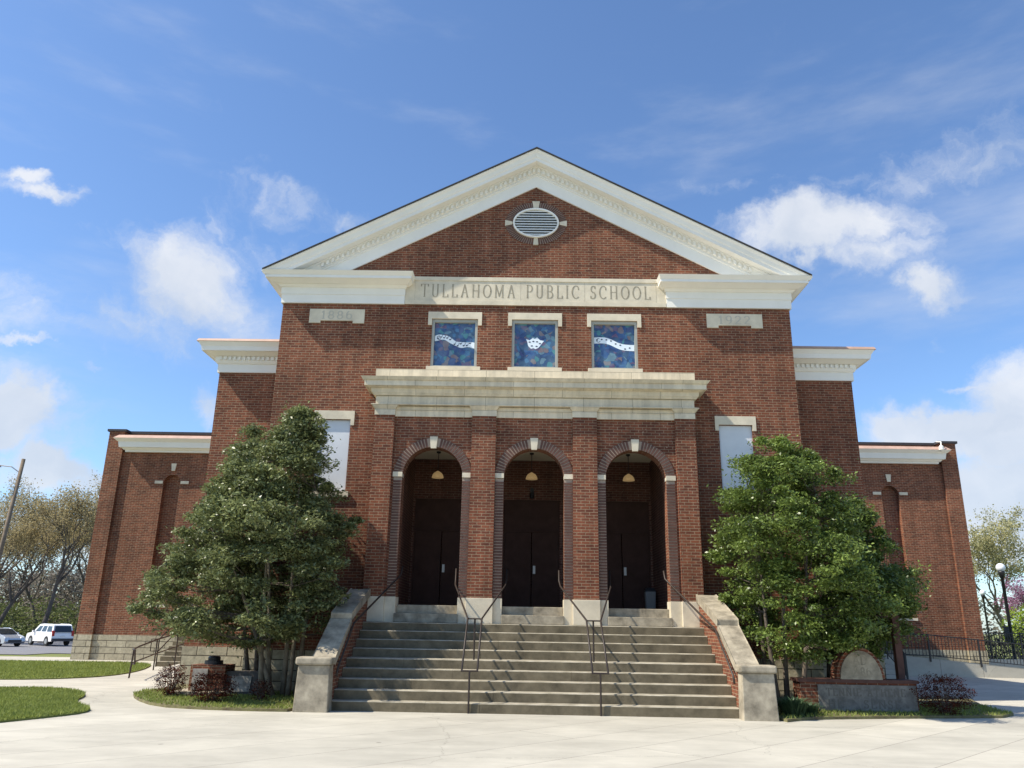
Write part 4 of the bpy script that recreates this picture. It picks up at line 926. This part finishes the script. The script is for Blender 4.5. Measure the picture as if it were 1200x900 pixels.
# ------------------------------------------------------------------ foreground trees
def holly(name, lab, rows, cy, depth, ymax, stems, nclump, per, m, bark, L=.085, seed=1, zmin=1.35, cr=(.15,.46)):
    """rows = [(z, xl, xr)] outline of the crown at depth cy"""
    r = np.random.default_rng(seed); rows = sorted(rows); zz = np.array([q[0] for q in rows]); xl = np.array([q[1] for q in rows]); xr = np.array([q[2] for q in rows])
    t = thing(name, lab, 'tree', (stems[0][0][0], stems[0][0][1], 0))
    wmax = (xr-xl).max(); cen = []
    while len(cen) < nclump:
        z = r.uniform(zz[0], zz[-1]); a, b = np.interp(z, zz, xl), np.interp(z, zz, xr); w = (b-a)/2
        if r.uniform() > w*2/wmax+.15: continue
        ang = r.uniform(0, 6.28); q = r.uniform(.25, 1)**.42*(1+.13*math.sin(3*ang+2.1*z+seed)+.10*math.sin(5*ang-3.3*z)); wy = min(w*1.15, depth)
        rad = (cr[0]+(cr[1]-cr[0])*r.uniform()**1.6)*min(1, .55+w*.35)
        x = (a+b)/2+max(0, w-rad*.75)*q*math.cos(ang); y = cy+max(0, wy-rad*.6)*q*math.sin(ang)
        if y > ymax-.15: y = ymax-.15-r.uniform(0,.2)
        # leave hollows so that the crown breaks into separate boughs
        if math.sin(2.6*x+1.3*seed)*math.sin(2.2*y+seed)*math.sin(3.4*z+.7*seed)+.35*math.sin(5.1*x+3*z) < -.33: continue
        cen.append((x, y, z, rad))
    cen = np.array(cen)
    # branches from the stems to the clumps
    mb = MB(); tips = []
    for base, top in stems:
        B0, T0 = Vector(base), Vector(top); P = []
        for i in range(8):
            u = i/7; p = B0.lerp(T0, u)+Vector((math.sin(u*7+base[0]*9), math.cos(u*6+base[0]*5), 0))*.07*u; P.append(p)
        mb.tube(P, [.058*(1-i/7)**1.3+.008 for i in range(8)], 7); tips.append(P)
    mb.build('trunk', bark, t, smooth=True)
    mb = MB()
    for k in range(0, len(cen), 2):
        c = Vector(cen[k][:3]); best = min(((p-c).length+(.0 if p.z < c.z else .8), i, j) for i, P in enumerate(tips) for j, p in enumerate(P) if j > 1)
        p = tips[best[1]][best[2]]; mid = p.lerp(c, .5)+Vector((0,0,-.12)); mb.tube([p, mid, c], .014, 4, .004)
    mb.build('branches', BARK, t)
    # leaves: flattened lumpy clumps, denser to the outside
    n = nclump*per; k = np.repeat(np.arange(nclump), per)
    d = r.normal(size=(n,3)); d /= np.linalg.norm(d, axis=1)[:,None]; q = r.uniform(0, 1, (n,1))**.5
    sq = np.stack([r.uniform(.8,1.5,nclump), r.uniform(.8,1.3,nclump), r.uniform(.38,.70,nclump)], 1)[k]
    P = cen[k,:3]+d*q*sq*cen[k,3:4]*1.15
    # a few stray sprigs
    st = r.uniform(size=n) < .05; P[st] += r.normal(0, .12, (st.sum(),3))
    P[:,1] = np.minimum(P[:,1], ymax)
    leaves('foliage', P, L, L*.46, m, t, .55)
    return t
TL = [(6.45,-5.65,-5.4),(6.2,-5.9,-5.05),(5.8,-6.2,-4.85),(5.3,-6.9,-4.75),(4.8,-7.3,-4.65),(4.3,-7.6,-4.45),(3.9,-7.85,-4.15),(3.4,-7.95,-4.1),(2.9,-7.95,-4.2),(2.4,-8.3,-4.3),(2.0,-8.85,-4.1),(1.7,-8.5,-4.25),(1.4,-7.8,-4.6),(1.15,-6.9,-5.9)]
holly('holly_tree', 'large many stemmed grey green holly tree left of the steps', TL, -1.45, 2.3, .35,
      [((-5.75,-1.0,0),(-6.4,-1.0,5.2)),((-5.5,-.9,0),(-5.5,-1.1,6.3)),((-5.35,-1.05,0),(-5.15,-1.1,4.6)),((-5.62,-1.15,0),(-7.2,-1.5,4.0)),((-5.2,-.95,0),(-5.05,-.5,4.6)),((-5.9,-1.1,0),(-6.0,-2.0,4.2))], 410, 320, LEAF1, BARKP, L=.088, seed=4)
TL2 = [(6.25,-7.15,-6.85),(5.8,-7.4,-6.6),(5.3,-7.6,-6.4),(4.5,-7.9,-6.3),(3.4,-8.3,-6.2),(2.4,-8.2,-6.2),(1.7,-7.6,-6.2)]
holly('holly_tree', 'smaller dark trunked holly behind the little brick pier, against the wall', TL2, -.35, .7, .35,
      [((-6.35,-.1,0),(-6.75,-.1,5.0)),((-6.5,-.05,0),(-7.3,-.2,4.2))], 150, 260, LEAF1, BARK, L=.088, seed=9)
TR = [(5.85,5.2,5.7),(5.6,4.85,6.15),(5.2,4.5,6.55),(4.8,4.15,6.95),(4.3,4.0,7.1),(3.8,3.95,7.2),(3.2,3.92,7.4),(2.6,3.98,7.5),(2.1,4.05,7.5),(1.7,4.25,7.3),(1.35,4.6,6.9),(1.1,5.2,6.6)]
holly('holly_tree', 'tall bright green holly tree right of the steps', TR, -1.7, 2.1, .35,
      [((5.15,-1.6,0),(4.9,-1.4,4.6)),((5.4,-1.4,0),(5.6,-1.2,5.4)),((5.6,-1.7,0),(6.3,-1.5,4.6)),((5.0,-1.3,0),(5.2,-.6,4.5))], 290, 330, LEAF2, BARK, L=.084, seed=6)
TR2 = [(4.55,7.3,7.6),(4.2,7.1,7.9),(3.6,6.9,8.2),(3.0,6.7,8.5),(2.5,6.5,8.9),(2.1,6.4,8.9),(1.7,6.3,8.5),(1.3,6.2,8.0),(1.0,6.3,7.5)]
holly('holly_tree', 'shorter holly tree leaning right behind the brick sign', TR2, -.9, 1.4, .8,
      [((6.7,-.7,0),(7.5,-.6,3.9)),((6.9,-.6,0),(8.0,-.8,2.8)),((6.6,-.5,0),(7.0,-.3,3.0))], 210, 270, LEAF2, BARK, L=.084, seed=8)

# ------------------------------------------------------------------ background trees
def bare_tree_meshes(seed, H, spread, bud, nb, budsize):
    r = random.Random(seed); mb = MB(); br = MB(); tipsl = []
    def grow(p, d, L, rad, lvl):
        n = 4; pts = [p]; q = p
        for i in range(n):
            d = (d+Vector((r.uniform(-.22,.22), r.uniform(-.22,.22), r.uniform(-.05,.16)))).normalized(); q = q+d*L/n; pts.append(q)
        (mb if lvl == 0 else br).tube(pts, rad, 6 if lvl < 2 else 3, rad*.55, cap=False)
        if lvl >= 2: tipsl.extend(pts[2:])
        if lvl >= 5: return
        k = (3 if lvl else 5)
        for i in range(k):
            base = pts[-1] if i < 2 else pts[r.randint(2, n)]
            a = r.uniform(0, 6.28); s = spread*r.uniform(.6, 1.25)
            nd = (d+Vector((math.cos(a)*s, math.sin(a)*s, r.uniform(-.1,.35)))).normalized()
            grow(base, nd, L*r.uniform(.58,.80), rad*.52, lvl+1)
    grow(Vector((0,0,0)), Vector((r.uniform(-.12,.12), r.uniform(-.1,.1), 1)).normalized(), H*.36, H*.018, 0)
    T = np.array([tuple(p) for p in tipsl]); k = rng.integers(0, len(T), nb); P = T[k]+rng.normal(0, H*.022, (nb,3)); P = P[P[:,2] > H*.3]
    return mb, br, P
def bare_tree(name, lab, seed, H, spread, budm, nb, budsize, bark, loc, group=None):
    t = thing(name, lab, 'tree', (0,0,0), group); mb, br, P = bare_tree_meshes(seed, H, spread, budm, nb, budsize)
    mb.build('trunk', bark, t, smooth=True); br.build('branches', bark, t)
    leaves('buds', P, budsize, budsize*.7, budm, t, .2)
    t.location = loc; return t
DBARK = mat('dark winter bark', (.11, .092, .078), .95, var=.4, vscale=1.5)
protoA = bare_tree('budding_tree', 'tall budding tree with tan crown behind the white car, nearest the wing', 21, 15.5, .62, BUDS, 11000, .19, DBARK, (-47.5,62,-.9), 'budding trees beyond the parking area')
protoB = bare_tree('budding_tree', 'broad budding tree with dark forked trunk behind the gap between the cars', 33, 14.5, .75, BUDS, 11000, .19, DBARK, (-53.5,64,-.9), 'budding trees beyond the parking area')
far = [(protoB,-51.0,56,.9,2.0,'leaning budding tree just left of the white car'), (protoA,-58.5,70,1.05,1.2,'budding tree behind the silver car, its crown cut by the photo edge'), (protoB,-44.5,72,.95,4.1,'budding tree half hidden by the left wing corner'),
       (protoA,-63,60,1.1,3.0,'budding tree at the far left by the utility pole'), (protoB,-70,72,1.1,.5,'tall budding tree beyond the left edge'), (protoA,-56,84,1.0,5.2,'pale budding tree deep in the row behind the cars'),
       (protoB,-66,92,1.15,2.7,'farthest budding tree on the left'), (protoA,-48,90,1.0,4.4,'farthest budding tree next to the wing')]
for o, x, y, k, a, lab in far:
    c = copy_tree(o); c.location = (x, y, -.9); c.scale = (k,k,k); c.rotation_euler = (0,0,a); c['label'] = lab
bare_tree('budding_tree', 'pale yellow budding tree right of the right wing', 45, 13.0, .8, BUDSY, 19000, .19, mat('grey light bark', (.16,.14,.12), .95, var=.3), (46,58,-.9))
bare_tree('redbud_tree', 'pink purple flowering tree behind the street lamp on the right', 52, 6.8, .9, REDBUD, 7000, .13, DBARK, (38.8,43,-.7))
bare_tree('budding_tree', 'pale budding tree half hidden behind the right wing', 46, 12.0, .8, BUDSY, 12000, .19, DBARK, (38.5,66,-.9))
def blobmass(name, lab, cat, spots, n, L, m, kind=None):
    t = tag(bpy.data.objects.new(name, None), lab, cat); C.objects.link(t)
    P = []
    for (x, y, z, rx, ry, rz_, w) in spots:
        k = int(n*w); d = rng.normal(size=(k,3)); d /= np.linalg.norm(d, axis=1)[:,None]
        P.append(d*rng.uniform(.3,1,(k,1))**.4*np.array([rx,ry,rz_])*(1+.25*np.sin(d[:,:1]*6+x)*np.cos(d[:,2:]*7))+np.array([x,y,z]))
    P = np.concatenate(P); P[:,2] = np.maximum(P[:,2], -.9)
    C.objects.unlink(t); bpy.data.objects.remove(t)
    o = leaves(name, P, L, L*.6, m); tag(o, lab, cat, None, kind); return o
und = [(x, rnd.uniform(100, 118), 4.5, 7, 5, rnd.uniform(4.5, 7), 1/26.) for x in np.linspace(-150, -50, 26)]
blobmass('far_thicket', 'grey brown bare thicket behind the budding trees on the left', 'woods', und, 60000, .55, leaf_mat('grey brown twigs', (.13,.115,.10), (.27,.24,.19), .9, .3), 'stuff')
t = thing('lime_shrub', 'bright lime green bush behind the street lamp on the right', 'shrub', (30.5,31,-.3))
P = rng.normal(size=(2600,3)); P /= np.linalg.norm(P, axis=1)[:,None]; P = P*rng.uniform(.3,1,(2600,1))**.5*np.array([1.9,1.5,1.7])+np.array([30.9,31,1.75]); leaves('foliage', P, .16, .10, LIMEL, t)
MB().tube([(30.5,31,-.3),(30.6,31,1.2)], .08, 6, .03).build('trunk', DBARK, t)
for i, (x, y, hgt) in enumerate(((20.6,17.4,1.7),(22.9,18.2,2.1),(25.4,19.2,1.9),(28.0,20.2,2.2),(31,21.5,2.0))):
    t = thing('hedge_shrub', ('dark open hedge shrub behind the picket fence, '+('nearest the right wing','second from the right wing','at the street lamp','just right of the street lamp','farthest right')[i]), 'shrub', (x,y,0), 'dark shrubs behind the picket fence')
    n = 1500; P = rng.normal(size=(n,3)); P /= np.linalg.norm(P, axis=1)[:,None]; P = P*rng.uniform(.1,1,(n,1))**.5*np.array([1.25,1.0,hgt*.5])+np.array([x,y,hgt*.55]); leaves('foliage', P, .10, .06, HEDGE, t)
    mb = MB()
    for k in range(26): a = rnd.uniform(0,6.28); q = rnd.uniform(.3,1.1); mb.tube([(x,y,0),(x+q*.5*math.cos(a),y+q*.5*math.sin(a),hgt*.5),(x+q*math.cos(a),y+q*math.sin(a),hgt*rnd.uniform(.6,1.1))], .016, 4, .006)
    mb.build('stem', DBARK, t)
und = [(x, rnd.uniform(78, 100), .3, 6, 5, rnd.uniform(2.2, 4.2), 1/24.) for x in np.linspace(-125, -40, 24)]
blobmass('undergrowth', 'olive green undergrowth beyond the trees on the left', 'undergrowth', und, 26000, .42, WOODS, 'stuff')
und = [(x, rnd.uniform(150, 170), 2, 12, 8, rnd.uniform(5, 9), 1/40.) for x in np.linspace(-260, 260, 40)]
blobmass('far_woods', 'hazy bare woods along the horizon', 'woods', und, 36000, 1.1, leaf_mat('far grey brown woods', (.10,.095,.08), (.19,.18,.13), .9, .2), 'stuff')

# ------------------------------------------------------------------ lamps and poles
up_ = thing('utility_pole', 'leaning wooden utility pole with street light arm at the left edge', 'utility pole', (-32.7,30,-.4))
MB().tube([(-32.75,30,-.5),(-32.15,30,11.2)], .15, 12, .11).build('pole', POLEW, up_, smooth=True)
MB().tube([(-32.2,29.95,10.3),(-32.7,29.8,10.65),(-33.4,29.6,10.7)], .035, 6).build('arm', STEEL, up_); MB().frus((-34.1,-33.3,29.45,29.75), (-34.0,-33.35,29.5,29.7), 10.60, 10.74).build('lamp_head', STEEL, up_)
def globe_lamp(x, y, z0, H, lab, sgn=True):
    t = thing('street_lamp', lab, 'street lamp', (x,y,z0), 'globe street lamps on the right')
    MB().lathe([(.22,z0-.1),(.22,z0+.15),(.13,z0+.35),(.085,z0+.6),(.075,z0+H-.75),(.11,z0+H-.72),(.15,z0+H-.5),(.17,z0+H-.42)], x, y, 14).build('post', BLACKM, t, smooth=True)
    prof = [(.22*math.sin(a)+.001, z0+H-.24-.22*math.cos(a)) for a in np.linspace(.5, 3.1, 12)]
    MB().lathe([(r_, z_) for r_, z_ in prof], x, y, 18).build('globe', GLOBE, t, smooth=True)
    if sgn: MB().box(x-.32, x-.07, y-.05, y+.05, z0+1.3, z0+2.0).build('control_box', BLACKM, t)
globe_lamp(24.15, 22, -.05, 5.1, 'near black street lamp with large white globe on the right')
globe_lamp(38.8, 50, -.8, 5.9, 'far street lamp with small white globe beside the wing corner', False)

# ------------------------------------------------------------------ cars
GLASSC = mat('dark car glass', (.02,.025,.03), .08, spec=.8); TYRE = mat('tyre rubber', (.02,.02,.02), .85); RIM = mat('alloy rim', (.5,.5,.5), .35, .8)
LRED = mat('red tail lamp lens', (.35,.01,.01), .3); LCLR = mat('clear headlamp lens', (.7,.72,.75), .15); PLAS = mat('dark bumper plastic', (.04,.04,.045), .6)
def car(name, lab, loc, rot, paint, L, Wc, low, roof, wheels, wr):
    """x is forward. low = side outline of the body, roof = (x,z) outline of the greenhouse"""
    t = thing(name, lab, 'car', (0,0,0))
    hw = Wc/2; mb = MB(); n = len(low)
    # body: three cross stations give tumblehome
    for ys_0, ys_1, k0, k1 in ((-hw, -hw+.12, .0, 1), (-hw+.12, hw-.12, 1, 1), (hw-.12, hw, 1, 0)):
        def st(y, k): return [(x*(1 if k else .985), y, z if k else (z*.97+.02)) for x, z in low]
        a, b = st(ys_0, k0), st(ys_1, k1); mb.add(a+b, [tuple(range(n)), tuple(range(2*n-1, n-1, -1))]+[(i, (i+1) % n, n+(i+1) % n, n+i) for i in range(n)])
    mb.build('body', paint, t, bevel=.03)
    zb = min(z for x, z in roof); zt = max(z for x, z in roof)
    def ins(x, z, y): k = (z-zb)/(zt-zb); return (x, y*(1-.16*k), z)
    m = len(roof); mb = MB(); v = [ins(x, z, hw-.06) for x, z in roof]+[ins(x, z, -hw+.06) for x, z in roof]
    mb.add(v, [tuple(range(m)), tuple(range(2*m-1, m-1, -1))]+[(i, (i+1) % m, m+(i+1) % m, m+i) for i in range(m)]); mb.build('cabin', paint, t, bevel=.03)
    return t, ins, hw, zb, zt
def add_wheels(t, xs, hw, wr):
    for x in xs:
        for s in (-1, 1):
            y = s*(hw-.10)
            w = MB().tube([(x,y-.11,wr),(x,y+.11,wr)], wr, 20).build('wheel', TYRE, t)
            MB().tube([(x,y+s*.10,wr),(x,y+s*.118,wr)], wr*.62, 14).build('rim', RIM, w)
            mb = MB(); k = 16; ring_ = [(x+(wr+.06)*math.cos(math.pi*i/k), wr+(wr+.06)*math.sin(math.pi*i/k)) for i in range(k+1)]
            mb.prism(ring_, 1, *sorted((s*(hw-.2), s*(hw+.006)))); mb.build('wheel_arch', PLAS, t)
WP = mat('white car paint', (.80,.80,.80), .25, spec=.6); SP = mat('silver car paint', (.52,.54,.57), .28, .6, spec=.6)
low = [(-2.6,.42),(-2.62,.75),(-2.58,1.12),(1.2,1.16),(1.45,1.16),(2.35,1.05),(2.55,.92),(2.6,.55),(2.5,.38)]
roof = [(-2.56,1.12),(-2.42,1.55),(-2.30,1.84),(-1.9,1.92),(-.2,1.93),(.55,1.86),(1.35,1.18)]
suv, ins, hw, zb, zt = car('suv', 'white sport utility car parked beside the corner of the left wing', 0, 0, WP, 5.2, 2.0, low, roof, None, .4)
for s in (-1, 1):
    for q in ([(-2.28,1.24),(-2.12,1.74),(-1.30,1.76),(-1.28,1.24)], [(-1.12,1.24),(-1.14,1.76),(-.42,1.77),(-.18,1.24)], [(-.02,1.24),(-.24,1.77),(.45,1.73),(1.02,1.24)]):
        a = [ins(x, z, s*(hw-.055)) for x, z in q]; b = [ins(x, z, s*(hw-.09)) for x, z in q]; MB().add(a+b, [(0,1,2,3),(7,6,5,4),(0,4,5,1),(1,5,6,2),(2,6,7,3),(3,7,4,0)]).build('side_window', GLASSC, suv)
    MB().box(-2.64,-2.45,*sorted((s*.78,s*.985)),.88,1.36).build('tail_light', LRED, suv); MB().box(2.42,2.60,*sorted((s*.66,s*.95)),.78,.98).build('headlight', LCLR, suv)
    MB().box(.85,1.05,*sorted((s*1.0,s*1.2)),1.16,1.34).build('mirror', WP, suv)
MB().add([(-2.60,-.76,1.22),(-2.60,.76,1.22),(-2.40,.70,1.78),(-2.40,-.70,1.78),(-2.56,-.76,1.22),(-2.56,.76,1.22),(-2.36,.70,1.78),(-2.36,-.70,1.78)], [(0,3,2,1),(4,5,6,7),(0,1,5,4),(2,3,7,6)]).build('rear_window', GLASSC, suv)
MB().add([(1.30,-.78,1.22),(1.30,.78,1.22),(.62,.70,1.84),(.62,-.70,1.84),(1.34,-.78,1.24),(1.34,.78,1.24),(.66,.70,1.87),(.66,-.70,1.87)], [(0,3,2,1),(4,5,6,7),(0,1,5,4)]).build('windscreen', GLASSC, suv)
MB().box(-2.72,-2.5,-.95,.95,.42,.66).build('bumper', PLAS, suv); MB().box(2.45,2.66,-.9,.9,.40,.62).build('bumper', PLAS, suv)
MB().box(-2.66,-2.6,-.18,.18,.82,.95).build('number_plate', LCLR, suv)
add_wheels(suv, (-1.62, 1.55), hw, .40)
suv.location = (-42.4, 54.5, -.88); suv.rotation_euler = (0,0,R(180-36)); suv.scale = (.94,.94,.94)
low = [(-2.2,.38),(-2.24,.7),(-2.15,1.0),(-1.7,1.04),(1.1,.98),(1.9,.80),(2.15,.66),(2.2,.42),(2.1,.28),(-2.1,.28)]
roof = [(-1.95,1.0),(-1.2,1.36),(-.7,1.46),(.05,1.46),(.45,1.36),(1.25,.96)]
sed, ins, hw, zb, zt = car('sedan', 'silver compact car at the left edge of the photo', 0, 0, SP, 4.4, 1.75, low, roof, None, .32)
for s in (-1, 1):
    for q in ([(-1.55,1.04),(-1.12,1.32),(-.42,1.39),(-.42,1.03)], [(-.34,1.03),(-.34,1.39),(.08,1.39),(.42,1.28),(.88,1.02)]):
        a = [ins(x, z, s*(hw-.055)) for x, z in q]; b = [ins(x, z, s*(hw-.09)) for x, z in q]; n = len(q); MB().add(a+b, [tuple(range(n)), tuple(range(2*n-1,n-1,-1))]+[(i,(i+1)%n,n+(i+1)%n,n+i) for i in range(n)]).build('side_window', GLASSC, sed)
    MB().box(1.80,2.14,*sorted((s*.52,s*.84)),.62,.77).build('headlight', LCLR, sed); MB().box(-2.25,-2.1,*sorted((s*.55,s*.84)),.72,.95).build('tail_light', LRED, sed)
    MB().box(.75,.92,*sorted((s*.86,s*1.04)),.98,1.12).build('mirror', SP, sed)
MB().add([(1.20,-.70,1.0),(1.20,.70,1.0),(.50,.62,1.37),(.50,-.62,1.37),(1.24,-.70,1.02),(1.24,.70,1.02),(.54,.62,1.40),(.54,-.62,1.40)], [(0,3,2,1),(4,5,6,7),(0,1,5,4)]).build('windscreen', GLASSC, sed)
MB().box(2.02,2.23,-.55,.55,.34,.56).build('grille', PLAS, sed)
add_wheels(sed, (-1.32, 1.35), hw, .32)
sed.location = (-44.2, 50.2, -.88); sed.rotation_euler = (0,0,R(-26))
